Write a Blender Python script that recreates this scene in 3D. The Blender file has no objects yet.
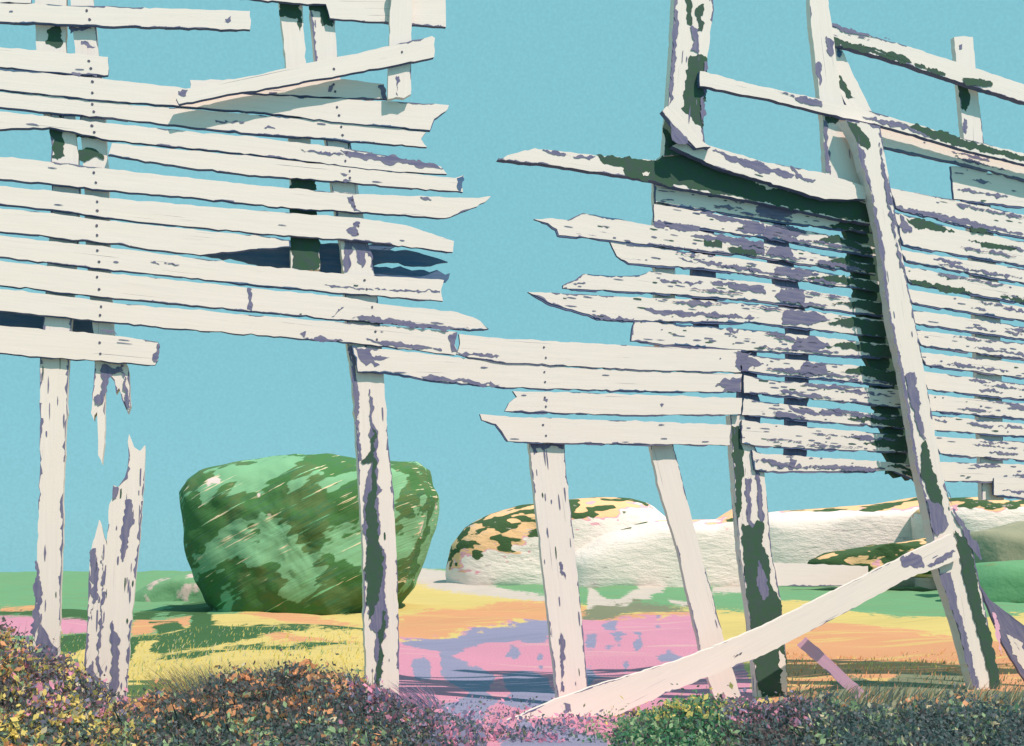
import bpy, bmesh, math, random
import numpy as np
from mathutils import Vector, noise as mn

random.seed(11)
rng = np.random.default_rng(5)
S = bpy.context.scene
COL = S.collection
F, HOR, CAMH = 1000.0, 575.0, 1.1


def lin(r, g, b):
    f = lambda c: (c / 255 / 12.92) if c / 255 <= 0.04045 else ((c / 255 + 0.055) / 1.055) ** 2.4
    return (f(r), f(g), f(b))


# ------------------------------------------------------------------ camera, sky, sun
cam = bpy.data.cameras.new('camera')
co = bpy.data.objects.new('camera', cam)
COL.objects.link(co)
co.location = (0, 0, CAMH)
co.rotation_euler = (math.radians(90), 0, 0)
cam.sensor_width = 36
cam.lens = 36 * F / 1024
cam.shift_y = (HOR - 373) / 1024
cam.clip_start, cam.clip_end = 0.1, 20000
S.camera = co

SUN = Vector((0.43, -0.37, 0.82)).normalized()
sun = bpy.data.lights.new('sun', 'SUN')
sun.energy, sun.angle, sun.color = 5.0, math.radians(0.6), (1.0, 0.82, 0.72)
so = bpy.data.objects.new('sun', sun)
COL.objects.link(so)
so.rotation_euler = (-SUN).to_track_quat('-Z', 'Y').to_euler()

W = bpy.data.worlds.new('World')
S.world = W
W.use_nodes = True
nt = W.node_tree
bg = nt.nodes['Background']
sky = nt.nodes.new('ShaderNodeTexSky')
sky.sky_type = 'NISHITA'
sky.sun_disc = False
sky.sun_elevation = math.asin(SUN.z)
sky.sun_rotation = math.atan2(SUN.x, SUN.y)
mx = nt.nodes.new('ShaderNodeMix')
mx.data_type = 'RGBA'
mx.inputs[0].default_value = 0.93
c = tuple(x / 1.08 for x in lin(135, 201, 213))
mx.inputs[7].default_value = (c[0] * 10, c[1] * 10, c[2] * 10, 1)
nt.links.new(sky.outputs[0], mx.inputs[6])
wt = nt.nodes.new('ShaderNodeTexCoord')
wn = nt.nodes.new('ShaderNodeTexNoise')
wn.inputs['Scale'].default_value = 380
wn.inputs['Detail'].default_value = 3
wr = nt.nodes.new('ShaderNodeMapRange')
wr.inputs[1].default_value, wr.inputs[2].default_value, wr.inputs[3].default_value, wr.inputs[4].default_value = .3, .7, .955, 1.045
ws = nt.nodes.new('ShaderNodeVectorMath')
ws.operation = 'SCALE'
nt.links.new(wt.outputs['Generated'], wn.inputs['Vector'])
nt.links.new(wn.outputs['Fac'], wr.inputs[0])
nt.links.new(mx.outputs[2], ws.inputs[0])
nt.links.new(wr.outputs[0], ws.inputs['Scale'])
nt.links.new(ws.outputs[0], bg.inputs[0])
bg.inputs[1].default_value = 0.1
S.view_settings.view_transform = 'Standard'
S.view_settings.look = 'None'
S.view_settings.exposure = 0.12
S.view_settings.gamma = 1


# ------------------------------------------------------------------ material helpers
class NT:
    def __init__(s, name, rough=0.85):
        s.m = bpy.data.materials.new(name)
        s.m.use_nodes = True
        s.t = s.m.node_tree
        s.p = s.t.nodes['Principled BSDF']
        s.p.inputs['Roughness'].default_value = rough
        s.p.inputs['Specular IOR Level'].default_value = 0.25

    def n(s, typ, **kw):
        x = s.t.nodes.new(typ)
        for k, v in kw.items():
            setattr(x, k, v)
        return x

    def put(s, val, sock):
        if hasattr(val, 'default_value') and hasattr(val, 'links'):
            s.t.links.new(val, sock)
        elif isinstance(val, (tuple, list)):
            sock.default_value = tuple(val) + ((1,) if len(val) == 3 and sock.type == 'RGBA' else ())
        else:
            sock.default_value = val

    def math(s, op, a, b=0.0, clamp=False):
        x = s.n('ShaderNodeMath', operation=op, use_clamp=clamp)
        s.put(a, x.inputs[0]); s.put(b, x.inputs[1])
        return x.outputs[0]

    def mix(s, f, a, b):
        x = s.n('ShaderNodeMix', data_type='RGBA')
        s.put(f, x.inputs[0]); s.put(a, x.inputs[6]); s.put(b, x.inputs[7])
        return x.outputs[2]

    def mapping(s, vec, scale, rot=(0, 0, 0)):
        x = s.n('ShaderNodeMapping')
        s.put(vec, x.inputs[0])
        x.inputs['Scale'].default_value = scale
        x.inputs['Rotation'].default_value = rot
        return x.outputs[0]

    def noise(s, vec, scale=1.0, detail=4, w=None, rough=0.55):
        x = s.n('ShaderNodeTexNoise', noise_dimensions='4D' if w is not None else '3D')
        s.put(vec, x.inputs['Vector'])
        x.inputs['Scale'].default_value = scale
        x.inputs['Detail'].default_value = detail
        x.inputs['Roughness'].default_value = rough
        if w is not None:
            s.put(w, x.inputs['W'])
        return x.outputs['Fac']

    def step(s, v, edge, soft=0.02):
        x = s.n('ShaderNodeMapRange')
        s.put(v, x.inputs[0])
        x.inputs[1].default_value = edge - soft
        x.inputs[2].default_value = edge + soft
        return x.outputs[0]

    def attr(s, name, typ='GEOMETRY'):
        x = s.n('ShaderNodeAttribute', attribute_name=name, attribute_type=typ)
        return x.outputs['Fac']

    def bump(s, h, strength=0.3, dist=0.01):
        x = s.n('ShaderNodeBump')
        x.inputs['Strength'].default_value = strength
        x.inputs['Distance'].default_value = dist
        s.put(h, x.inputs['Height'])
        s.t.links.new(x.outputs[0], s.p.inputs['Normal'])

    def done(s, col):
        s.put(col, s.p.inputs['Base Color'])
        return s.m


C_WOODGREY = (0.195, 0.185, 0.265)
C_ALGAE_SHADE = (0.040, 0.095, 0.055)


def mat_paint():
    k = NT('weathered_white_paint', 0.8)
    uv = k.n('ShaderNodeUVMap').outputs[0]
    rnd = k.n('ShaderNodeObjectInfo').outputs['Random']
    w = k.math('MULTIPLY', rnd, 37.0)
    fine = k.noise(k.mapping(uv, (2.5, 70, 1)), 1, 5, w)
    mid = k.noise(k.mapping(uv, (1.6, 7, 1)), 1, 3, w)
    base = k.mix(k.step(fine, 0.5, 0.28), (0.79, 0.705, 0.65), (0.70, 0.63, 0.585))
    base = k.mix(k.math('MULTIPLY', k.step(mid, 0.56, 0.16), 0.5), base, (0.75, 0.665, 0.59))
    wear = k.attr('wear', 'OBJECT')
    fl = k.noise(k.mapping(uv, (3.2, 30, 1)), 1, 6, w, 0.62)
    bg_ = k.noise(k.mapping(uv, (1.1, 5, 1)), 1, 2, w)
    v = k.math('ADD', k.math('ADD', fl, k.math('MULTIPLY', bg_, 0.45)), k.math('MULTIPLY', wear, 0.5))
    mask = k.step(v, 1.03, 0.02)
    wood = k.mix(k.step(fine, 0.5, 0.2), C_WOODGREY, (0.12, 0.125, 0.21))
    col = k.mix(mask, base, wood)
    grain = k.noise(k.mapping(uv, (4, 160, 1)), 1, 4, w)
    crack = k.step(k.noise(k.mapping(uv, (1.1, 110, 1)), 1, 3, w), 0.70, 0.02)
    col = k.mix(k.math('MULTIPLY', crack, 0.75), col, (0.14, 0.14, 0.22))
    h = k.math('SUBTRACT', k.math('MULTIPLY', grain, 0.35), k.math('ADD', k.math('MULTIPLY', mask, 0.5), crack))
    k.bump(h, 0.5, 0.004)
    return k.done(col)


def mat_flat(name, a, b, sx=6.0, sy=40.0, rough=0.9, thr=0.5):
    k = NT(name, rough)
    uv = k.n('ShaderNodeUVMap').outputs[0]
    f = k.noise(k.mapping(uv, (sx, sy, 1)), 1, 5)
    k.bump(f, 0.5, 0.004)
    return k.done(k.mix(k.step(f, thr, 0.14), a, b))


M_PAINT = mat_paint()
M_GREY = mat_flat('grey_wood_and_shade', C_WOODGREY, (0.13, 0.13, 0.23))  # bare wood; on uprights behind the right boards, shade painted grey
M_ALGAE_SHADE = mat_flat('dark_green_algae_and_shade', C_ALGAE_SHADE, (0.05, 0.085, 0.075), 14, 14)  # algae on posts; painted shadow on the beam and right board ends
M_NAVY = mat_flat('blue_wear_and_shade', (0.055, 0.125, 0.24), (0.10, 0.15, 0.25), 4, 30)  # shade colour of boards behind gaps, also small worn edges
M_NAIL = mat_flat('rusty_nail', (0.12, 0.10, 0.15), (0.08, 0.075, 0.12))
M_PINK = mat_flat('streaked_pink', (0.80, 0.46, 0.60), (0.72, 0.42, 0.58), 2, 30)  # two close pinks streaked along the board
M_EDGE = mat_flat('shaded_board_edge', (0.115, 0.14, 0.25), (0.08, 0.11, 0.22), 6, 30)  # slate blue stands in for shade under the boards
PM = [M_PAINT, M_GREY, M_ALGAE_SHADE, M_NAVY, M_NAIL, M_PINK, M_EDGE]
PAINT, GREY, ALGAE_SHADE, NAVY, NAIL, PINK, EDGE = range(7)


# ------------------------------------------------------------------ geometry helpers
class Plane:
    """a standing plane: origin o, horizontal direction t, normal n towards the viewer's side"""
    def __init__(s, o, t):
        s.o = Vector((o[0], o[1], 0)); s.t = Vector((t[0], t[1], 0)).normalized()
        s.n = Vector((s.t.y, -s.t.x, 0))

    def hit(s, px, py, off=0.0):
        d = Vector(((px - 512) / F, 1, (HOR - py) / F))
        C = Vector((0, 0, CAMH))
        k = (s.n.dot(s.o - C) + off) / s.n.dot(d)
        p = C + d * k
        return ((p - s.o).dot(s.t), p.z)

    def pt(s, a, z, off=0.0):
        p = s.o + s.t * a + s.n * off
        return Vector((p.x, p.y, z))


WALL = Plane((-3.69, 7.2), (1, 0.315))


def empty(name, loc, label, cat, group=None):
    o = bpy.data.objects.new(name, None)
    o.empty_display_size = 0.3
    COL.objects.link(o)
    o.location = loc
    o['label'] = label; o['category'] = cat
    if group: o['group'] = group
    return o


def tag(o, label, cat, group=None):
    o['label'] = label; o['category'] = cat
    if group: o['group'] = group
    return o


def ragged(pts, step=0.055, amp=0.005):
    """resample a closed outline and roughen it, keeping its corners"""
    out = []
    n = len(pts)
    for i in range(n):
        a, b = Vector(pts[i]), Vector(pts[(i + 1) % n])
        L = (b - a).length
        out.append(a)
        k = int(L / step)
        if k < 1: continue
        d = (b - a) / L
        pr = Vector((-d.y, d.x))
        for j in range(1, k + 1):
            f = (j + random.uniform(-.3, .3)) / (k + 1)
            out.append(a.lerp(b, f) + pr * random.gauss(0, amp))
    return out


def area2(p):
    return sum(p[i][0] * p[(i + 1) % len(p)][1] - p[(i + 1) % len(p)][0] * p[i][1] for i in range(len(p)))


class Builder:
    def __init__(s, plane):
        s.pl = plane; s.v = []; s.f = []; s.m = []; s.uv = []
        s.ax = (1, 0)

    def add(s, ring, off, mi, thick=0.0, side=None):
        """ring: list of (a,z) ; front face at off, back at off-thick"""
        if area2(ring) < 0: ring = ring[::-1]
        n = len(ring); b0 = len(s.v)
        from mathutils.geometry import tessellate_polygon
        tris = tessellate_polygon([[Vector((p[0], p[1], 0)) for p in ring]])
        ca, sa = s.ax
        for p in ring:
            s.v.append((p[0], p[1], off))
        if thick:
            for p in ring:
                s.v.append((p[0], p[1], off - thick))
        for t in tris:
            t = list(t)
            q = [ring[i] for i in t]
            if area2(q) < 0: t = t[::-1]
            s.f.append([b0 + i for i in t]); s.m.append(mi)
            if thick:
                s.f.append([b0 + n + i for i in t[::-1]]); s.m.append(mi)
        if thick:
            for i in range(n):
                j = (i + 1) % n
                s.f.append([b0 + j, b0 + i, b0 + n + i, b0 + n + j]); s.m.append(mi if side is None else side)

    def build(s, name, parent, wear=0.0, warp=0.0):
        me = bpy.data.meshes.new(name)
        org = parent.location if parent else Vector((0, 0, 0))
        ph = random.uniform(0, 6)
        V = [s.pl.pt(a, z, o + warp * math.sin(a * 2.1 + z * 1.3 + ph)) - org for a, z, o in s.v]
        me.from_pydata(V, [], s.f)
        for m in PM: me.materials.append(m)
        me.polygons.foreach_set('material_index', s.m)
        uvl = me.uv_layers.new(name='UVMap')
        ca, sa = s.ax
        uvs = []
        for l in me.loops:
            a, z, o = s.v[l.vertex_index]
            uvs += [a * ca + z * sa, -a * sa + z * ca + o * 0.9]
        uvl.data.foreach_set('uv', uvs)
        me.validate(); me.update()
        ob = bpy.data.objects.new(name, me)
        COL.objects.link(ob)
        if parent: ob.parent = parent
        ob['wear'] = float(wear)
        return ob


def run_on(poly):
    """boards that leave the frame go on to uneven ends"""
    el, er = random.uniform(20, 190), random.uniform(60, 200)
    out = []
    n = len(poly)
    for i, (x, y) in enumerate(poly):
        if x in (-60, 1090):
            nb = [poly[(i - 1) % n], poly[(i + 1) % n]]
            nb = [q for q in nb if q[0] != x]
            e = (-el if x < 0 else er) + random.uniform(-6, 6)
            if nb:
                sl = (y - nb[0][1]) / (x - nb[0][0])
                out.append((x + e, y + sl * e))
                continue
        out.append((x, y))
    return out


def piece(name, parent, poly, off=0.04, thick=0.03, wear=0.0, patches=(), edges=0.0, nails=(), mi=PAINT,
          plane=WALL, label=None, flecks=0, amp=0.003, navy=False, shade_lip=0.0, wearw=.007, fl=1.0):
    """one board or post: outline in the wall's plane, extruded; wear and shade patches sit 2 mm proud"""
    if plane is WALL: poly = run_on(poly)
    ring = [plane.hit(x, y, off) for x, y in poly]
    n = len(ring)
    # main axis = longest edge
    best = max(range(n), key=lambda i: (Vector(ring[(i + 1) % n]) - Vector(ring[i])).length)
    d = (Vector(ring[(best + 1) % n]) - Vector(ring[best])).normalized()
    B = Builder(plane); B.ax = (d.x, d.y)
    rr = ragged(ring, 0.055, amp)
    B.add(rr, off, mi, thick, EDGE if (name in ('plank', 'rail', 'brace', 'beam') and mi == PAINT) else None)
    lev = 0.002
    for pp, pm in patches:
        q = [plane.hit(x, y, off) for x, y in pp]
        B.add(ragged(ragged(q, 0.05, 0.010), 0.022, 0.005), off + lev, pm)
        lev += 0.0012
    if area2(rr) < 0: rr = rr[::-1]
    fr = []
    for i in range(len(rr)):
        p, q = Vector(rr[i]), Vector(rr[(i + 1) % len(rr)])
        kk = max(1, int((q - p).length / .019))
        ts = sorted([0.0] + [random.random() for _ in range(kk - 1)])
        for t_ in ts: fr.append(p.lerp(q, t_))
    nf_ = len(fr)

    def run_strip(i0, ln, wmean, inward, level, mat, sg=1.0, sm=.35):
        outer, inner = [], []
        w = 0.0
        for j in range(ln + 1):
            p = fr[(i0 + j) % nf_]; tq = fr[(i0 + j + 1) % nf_] - fr[(i0 + j - 1) % nf_]
            if tq.length < 1e-6: return
            pr = Vector((-tq.y, tq.x)).normalized() * (1 if inward else -1)
            env = min(1, j / 2.0, (ln - j) / 2.0)
            w = max(.12, sm * w + (1 - sm) * min(2.6, random.lognormvariate(-.25, sg)))
            outer.append(p); inner.append(p + pr * wmean * w * env)
        for j in range(ln):
            q = [outer[j], outer[j + 1], inner[j + 1], inner[j]]
            q = [(p.x, p.y) for p in q]
            ar = area2(q)
            if (ar > 1e-7) if inward else (ar < -1e-7):
                if inward: B.add(q, level, mat)
                else: B.add(q, level, mat, thick * .8)
    if edges > 0:
        i = 0
        while i < nf_:
            ln = int(random.expovariate(1 / 9.0)) + 3
            if random.random() < edges:
                run_strip(i, ln, wearw, True, off + .0015 + random.random() * .0003, GREY if not navy or random.random() < .6 else NAVY)
            i += ln
    if shade_lip > 0:  # strips hung below the board, coloured as its shaded underside
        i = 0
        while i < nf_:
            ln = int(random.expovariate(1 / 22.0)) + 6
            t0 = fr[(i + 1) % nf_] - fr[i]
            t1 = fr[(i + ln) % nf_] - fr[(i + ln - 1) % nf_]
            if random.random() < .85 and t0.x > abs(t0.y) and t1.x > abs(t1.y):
                run_strip(i, ln, shade_lip, False, off - .003 - random.random() * .0006, random.choice((EDGE, EDGE, GREY)), .28, .75)
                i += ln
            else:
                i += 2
    # loose flecks where paint has flaked off
    if flecks:
        xs = [p[0] for p in ring]; zs = [p[1] for p in ring]
        from mathutils.geometry import intersect_point_line
        def inside(p):
            r = False; j = n - 1
            for i in range(n):
                if (ring[i][1] > p[1]) != (ring[j][1] > p[1]) and p[0] < (ring[j][0] - ring[i][0]) * (p[1] - ring[i][1]) / (ring[j][1] - ring[i][1]) + ring[i][0]:
                    r = not r
                j = i
            return r
        for _ in range(flecks):
            c = (random.uniform(min(xs), max(xs)), random.uniform(min(zs), max(zs)))
            if not inside(c): continue
            lu = random.uniform(.010, .06) * fl; lv = random.uniform(.003, .008)
            q = []
            for k in range(8):
                th = k / 8 * 2 * math.pi
                r = random.uniform(.6, 1.2)
                e = (math.cos(th) * lu * r, math.sin(th) * lv * r)
                q.append((c[0] + e[0] * d.x - e[1] * d.y, c[1] + e[0] * d.y + e[1] * d.x))
            if all(inside(p) for p in q):
                B.add(q, off + 0.0032, GREY if random.random() < .8 else ALGAE_SHADE)
    for (x, y) in nails:
        a, z = plane.hit(x, y, off)
        r = 0.009
        B.add([(a + r * math.cos(k * math.pi / 3) * random.uniform(.8, 1.3), z + r * math.sin(k * math.pi / 3) * random.uniform(.8, 1.3)) for k in range(6)],
              off + 0.004, NAIL, 0.004)
    ob = B.build(name, parent, wear)
    if label: ob['label'] = label
    return ob


def base_of(px):
    a, z = WALL.hit(px, 600, 0)
    p = WALL.pt(a, 0, 0)
    return p


def interp(poly_line, x):
    for (x0, y0), (x1, y1) in zip(poly_line, poly_line[1:]):
        if x0 <= x <= x1:
            return y0 + (y1 - y0) * (x - x0) / (x1 - x0)
    return None


# ================================================================== LEFT FENCE
LF = empty('broken_fence', base_of(200), 'tall white board fence with jagged broken plank ends, standing left of the open gap', 'fence', 'derelict white fence bays')

piece('post', LF, [(58, 108), (74, 110), (80, 190), (74, 290), (69, 360), (64, 470), (62, 560), (59, 640), (58, 760), (28, 760), (33, 640),
                   (37, 560), (40, 470), (40, 360), (46, 290), (52, 190), (50, 110)], 0.0, 0.08, 0.02, edges=.75, fl=1.3, wearw=.010,
      patches=[([(51, 128), (57, 126), (60, 111), (63, 118), (65, 156), (58, 160), (52, 158)], ALGAE_SHADE),
               ([(36, 560), (41, 585), (40, 620), (33, 640)], GREY), ([(31, 660), (42, 622), (50, 640), (58, 650), (59, 700), (30, 700)], GREY),
               ([(38, 340), (42, 340), (43, 364), (40, 364)], GREY)], flecks=40)
piece('upright', LF, [(34, -14), (66, -14), (66, 60), (65, 118), (44, 118), (38, 70), (36, 45)], -0.02, 0.09, 0.05,
      patches=[([(46, 44), (52, 27), (60, 25), (61, 47), (52, 46)], ALGAE_SHADE)], edges=.2)
piece('upright', LF, [(69, -14), (92, -14), (98, 48), (103, 84), (108, 163), (110, 250), (112, 300), (115, 345), (128, 366), (130, 385), (131, 405), (128, 413),
                      (122, 400), (119, 388), (116, 393), (114, 380), (109, 374), (107, 372), (105, 395), (105, 430), (102, 464), (98, 455), (97, 412), (94, 420),
                      (91, 413), (93, 390), (95, 345), (90, 300), (86, 250), (83, 163), (78, 84), (74, 40)], -0.01, 0.10, 0.06, edges=.35,
      label='rotten upright split into hanging splinters at its lower end',
      patches=[([(69, 26), (91, 26), (92, 29), (74, 31), (70, 34)], GREY), ([(67, 112), (72, 112), (74, 140), (71, 158), (68, 150)], ALGAE_SHADE),
               ([(74, 130), (97, 134), (101, 140), (88, 138), (77, 138)], ALGAE_SHADE), ([(78, 152), (90, 148), (104, 156), (104, 160), (92, 158), (85, 162), (79, 160)], ALGAE_SHADE),
               ([(102, 365), (124, 366), (122, 372), (112, 374), (108, 385), (104, 398), (99, 402), (101, 385)], GREY),
               ([(94, 397), (102, 396), (103, 403), (95, 404)], GREY), ([(121, 372), (125, 374), (130, 408), (127, 408)], GREY)])
piece('upright', LF, [(278, -14), (301, -14), (306, 62), (312, 165), (319, 240), (320, 269), (305, 271), (291, 268), (290, 165), (286, 66)], -0.02, 0.09, 0.1,
      patches=[([(278, 1), (301, 3), (302, 26), (300, 32), (297, 18), (285, 16), (280, 17)], ALGAE_SHADE),
               ([(287, 150), (313, 155), (316, 200), (319, 240), (319, 268), (304, 271), (292, 267), (291, 200)], ALGAE_SHADE)], edges=.2)  # lower half and top band dark green
piece('post', LF, [(308, -14), (333, -14), (337, 54), (350, 140), (360, 200), (372, 262), (378, 300), (384, 380), (389, 450), (394, 500), (397, 560), (399, 640),
                   (399, 720), (400, 770), (366, 770), (367, 690), (364, 620), (363, 546), (357, 450), (353, 380), (347, 342), (343, 262), (331, 180), (326, 140), (315, 57)],
      0.0, 0.09, 0.08, edges=.6, flecks=60, fl=1.4, wearw=.011, label='fence post with a long dark strip down its face',
      patches=[([(308, 4), (330, 5), (332, 27), (322, 26), (320, 12), (309, 10)], ALGAE_SHADE),
               ([(344, 241), (370, 241), (371, 262), (366, 252), (362, 268), (357, 262), (356, 250), (352, 246), (347, 272), (344, 272)], GREY),
               ([(349, 345), (352, 345), (357, 382), (359, 430), (362, 460), (359, 462), (354, 400)], GREY),
               ([(369, 392), (373, 398), (374, 425), (378, 440), (377, 465), (379, 520), (380, 545), (386, 555), (384, 590), (388, 620), (383, 640), (380, 690), (377, 702), (375, 690), (375, 640),
                 (369, 625), (368, 560), (364, 520), (366, 480), (371, 465), (370, 430)], GREY),  # long dark strip in grey and dark green
               ([(371, 426), (376, 432), (375, 458), (377, 478), (375, 500), (377, 520), (381, 548), (383, 575), (379, 600), (374, 606), (369, 620), (367, 590), (368, 545), (365, 520),
                 (367, 498), (372, 490), (372, 462), (363, 464), (362, 460), (371, 450)], ALGAE_SHADE),
               ([(383, 610), (386, 612), (382, 650), (380, 690), (377, 706), (375, 690), (379, 650)], ALGAE_SHADE)])

# boards: (outline, offset of the front face, wear, extra patches)
LP = [
    ([(-60, -9), (31, -6), (31, 3), (-60, 0)], .012, 0, ()),
    ([(-60, 1), (120, 7), (250, 11), (251, 20), (250, 29.5), (120, 26), (-60, 19)], .044, 0, [([(225, 19), (231, 16), (231, 21), (224, 22)], GREY)]),
    ([(-60, 42), (37, 50), (98, 56), (108, 57), (108, 75), (98, 74), (38, 71), (-60, 58)], .038, .02, [([(81, 41), (90, 45), (96, 47), (90, 48), (81, 45)], GREY)]),
    ([(190, 80), (250, 79), (310, 78), (344, 79), (384, 84), (382, 92), (388, 99), (250, 93), (190, 90)], .034, .05, [([(378, 88), (384, 84), (387, 99), (383, 99)], GREY), ([(329, 86), (333, 84), (331, 92), (328, 92)], GREY)]),
    ([(-60, 63), (98, 78), (250, 95), (385, 101), (449, 105), (446, 111), (434, 119), (432, 124), (430, 130), (340, 122), (260, 112), (102, 100), (38, 93), (-60, 84)], .05, .0,
     [([(72, 72), (97, 75), (97, 77), (71, 74)], GREY)]),
    ([(-60, 88), (38, 95), (102, 102), (260, 115), (340, 122), (426, 132), (421, 139), (427, 147), (340, 140), (250, 133), (104, 117), (-60, 101)], .04, .0,
     [([(264, 128), (272, 127), (276, 129), (266, 129)], GREY), ([(215, 120), (245, 122), (243, 123.5), (218, 122)], GREY)]),
    ([(-60, 105), (104, 123), (260, 138), (345, 148), (420, 162), (440, 166), (447, 174), (400, 172), (355, 167), (260, 155), (110, 140), (50, 127), (-60, 131)], .046, .05,
     [([(340, 150), (348, 151), (420, 160), (444, 168), (425, 167), (396, 163), (372, 159), (350, 158)], GREY), ([(300, 149), (330, 152), (345, 154), (330, 156), (305, 152)], GREY)]),
    ([(112, 143), (260, 157), (355, 168), (455, 178), (464, 175), (462, 184), (463, 192), (400, 187), (350, 182), (255, 175), (180, 166), (108, 155)], .042, .02,
     [([(457, 178), (464, 175), (461, 191), (459, 191)], NAVY), ([(340, 173), (350, 174), (344, 176)], GREY), ([(343, 180), (352, 181), (346, 183)], GREY)]),
    ([(-60, 150), (54, 162), (110, 169), (255, 185), (355, 194), (478, 198), (491, 196), (485, 202), (472, 208), (455, 215), (445, 218), (360, 212), (290, 208), (200, 198), (107, 190), (54, 184), (-60, 173)], .048, .0,
     [([(347, 197), (353, 195), (355, 205), (362, 212), (354, 211), (351, 204)], GREY), ([(420, 197), (428, 197), (432, 200), (424, 200)], GREY)]),
    ([(-60, 181), (54, 191), (108, 198), (250, 210), (360, 218), (405, 225), (418, 229), (438, 236), (454, 241), (453, 252), (365, 241), (255, 233), (108, 218), (52, 209), (-60, 198)], .04, .02,
     [([(346, 230), (354, 226), (353, 223), (360, 222), (356, 228), (357, 236), (352, 236)], GREY), ([(92, 230), (99, 226), (101, 228), (96, 232)], GREY)]),
    ([(-60, 203), (52, 213), (108, 221), (250, 235), (290, 240), (291, 247), (250, 249), (200, 255), (108, 243), (48, 236), (-60, 225)], .045, .0, ()),
    ([(-60, 228), (48, 241), (108, 247), (250, 265), (345, 274), (444, 280), (441, 290), (443, 301), (345, 293), (255, 285), (108, 269), (-60, 250)], .039, .0,
     [([(323, 285), (360, 288), (440, 291), (440, 292.5), (400, 291), (345, 288)], GREY), ([(150, 262), (165, 262), (180, 265), (166, 265)], GREY)]),
    ([(-60, 255), (47, 266), (108, 273), (250, 288), (345, 297), (380, 304), (430, 309), (457, 312), (477, 319), (489, 329), (470, 330), (350, 320), (250, 311), (108, 297), (-60, 279)], .047, .05,
     [([(247, 288), (252, 289), (251, 301), (252, 311), (247, 309), (249, 300)], GREY), ([(331, 317), (338, 309), (344, 307), (336, 313)], GREY),
      ([(350, 318), (362, 315), (400, 320), (440, 326), (470, 329), (440, 330), (400, 326)], GREY)]),
    ([(-60, 282), (47, 294), (108, 302), (250, 315), (350, 323), (457, 332), (454, 342), (458, 352), (455, 355), (350, 342), (230, 333), (112, 322), (-60, 304)], .041, .08,
     [([(300, 334), (306, 331), (304, 338), (325, 337), (345, 341), (330, 341), (308, 339)], GREY), ([(366, 338), (395, 342), (440, 348), (442, 351), (410, 348), (380, 344)], GREY),
      ([(448, 336), (457, 332), (455, 343), (458, 353), (452, 352)], GREY)]),
    ([(-60, 321), (68, 331), (118, 336), (158, 342), (160, 346), (157, 355), (158, 360), (155, 365), (70, 359), (-60, 348)], .043, .0,
     [([(99, 331), (110, 333), (118, 336), (113, 330)], GREY), ([(157, 344), (160, 344), (157, 362), (154, 362)], GREY)]),
]
posts_x = [lambda y: 62 - max(0, y - 200) * .05, lambda y: 88 + y * .035, lambda y: 294 + y * .03, lambda y: 330 + max(0, y - 57) * .17]
for poly, off, wear, pats in LP:
    xs = [p[0] for p in poly]
    nl = []
    for fx in posts_x[1:2] + posts_x[3:4]:
        ym = sum(p[1] for p in poly) / len(poly)
        x = fx(ym)
        if min(xs) + 5 < x < max(xs) - 5:
            # local mid height of the board at x
            ys = []
            for (x0, y0), (x1, y1) in zip(poly, poly[1:] + poly[:1]):
                if (x0 - x) * (x1 - x) < 0: ys.append(y0 + (y1 - y0) * (x - x0) / (x1 - x0))
            if len(ys) >= 2:
                a, b = min(ys), max(ys)
                nl += [(x + random.uniform(-2, 2), a + (b - a) * random.uniform(.2, .36)), (x + 1 + random.uniform(-1, 1), a + (b - a) * .72)]
    piece('plank', LF, poly, off, 0.03, wear, pats, edges=.16, nails=nl, flecks=3, navy=True, shade_lip=.0075, wearw=.005)
# boards behind the gaps, their shade painted as dark blue
piece('plank', LF, [(-60, 298), (100, 314), (112, 338), (-60, 332)], -0.19, 0.025, mi=NAVY, label='board behind the lowest gap, its shade coloured dark blue')
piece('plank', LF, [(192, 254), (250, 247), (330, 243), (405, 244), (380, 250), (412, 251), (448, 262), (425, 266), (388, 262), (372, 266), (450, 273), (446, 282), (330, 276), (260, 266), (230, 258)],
      -0.20, 0.025, mi=NAVY, label='splintered board seen through a gap, its shade coloured dark blue', amp=.008)
# top board, diagonal brace and hanging upright in front
piece('plank', LF, [(240, -16), (446, -12), (446, 27), (390, 23), (330, 18), (326, 4), (300, 3), (240, -2)], .05, .03, .02, edges=.2)
piece('upright', LF, [(391, -14), (413, -14), (411, 60), (411, 94), (404, 98), (396, 97), (388, 99), (389, 50)], .115, .04, .05, edges=.25,
      patches=[([(396, 76), (399, 76), (398, 96), (396, 94)], GREY)])
piece('brace', LF, [(176, 98), (180, 91), (250, 76), (390, 46), (432, 36), (435, 38), (434, 57), (390, 66), (250, 91), (179, 104)], .155, .038, .0, edges=.25,
      patches=[([(178, 91), (188, 90), (186, 96), (181, 96)], GREY)], nails=[(402, 52), (334, 69)], label='long white board nailed on aslant')

# ================================================================== MIDDLE FENCE
MF = empty('low_fence', base_of(610), 'low run of four white boards on two slanting legs under the open gap', 'fence', 'derelict white fence bays')
def span(poly, x):
    r = []
    for (x0, y0), (x1, y1) in zip(poly, poly[1:] + poly[:1]):
        if (x0 - x) * (x1 - x) < 0: r.append(y0 + (y1 - y0) * (x - x0) / (x1 - x0))
    return (min(r), max(r)) if len(r) >= 2 else None


def mid_nails(poly, *xs):
    out = []
    for x in xs:
        r = span(poly, x)
        if r: out += [(x + random.uniform(-2, 2), r[0] + (r[1] - r[0]) * .28), (x + random.uniform(-2, 2), r[0] + (r[1] - r[0]) * .72)]
    return out


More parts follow.
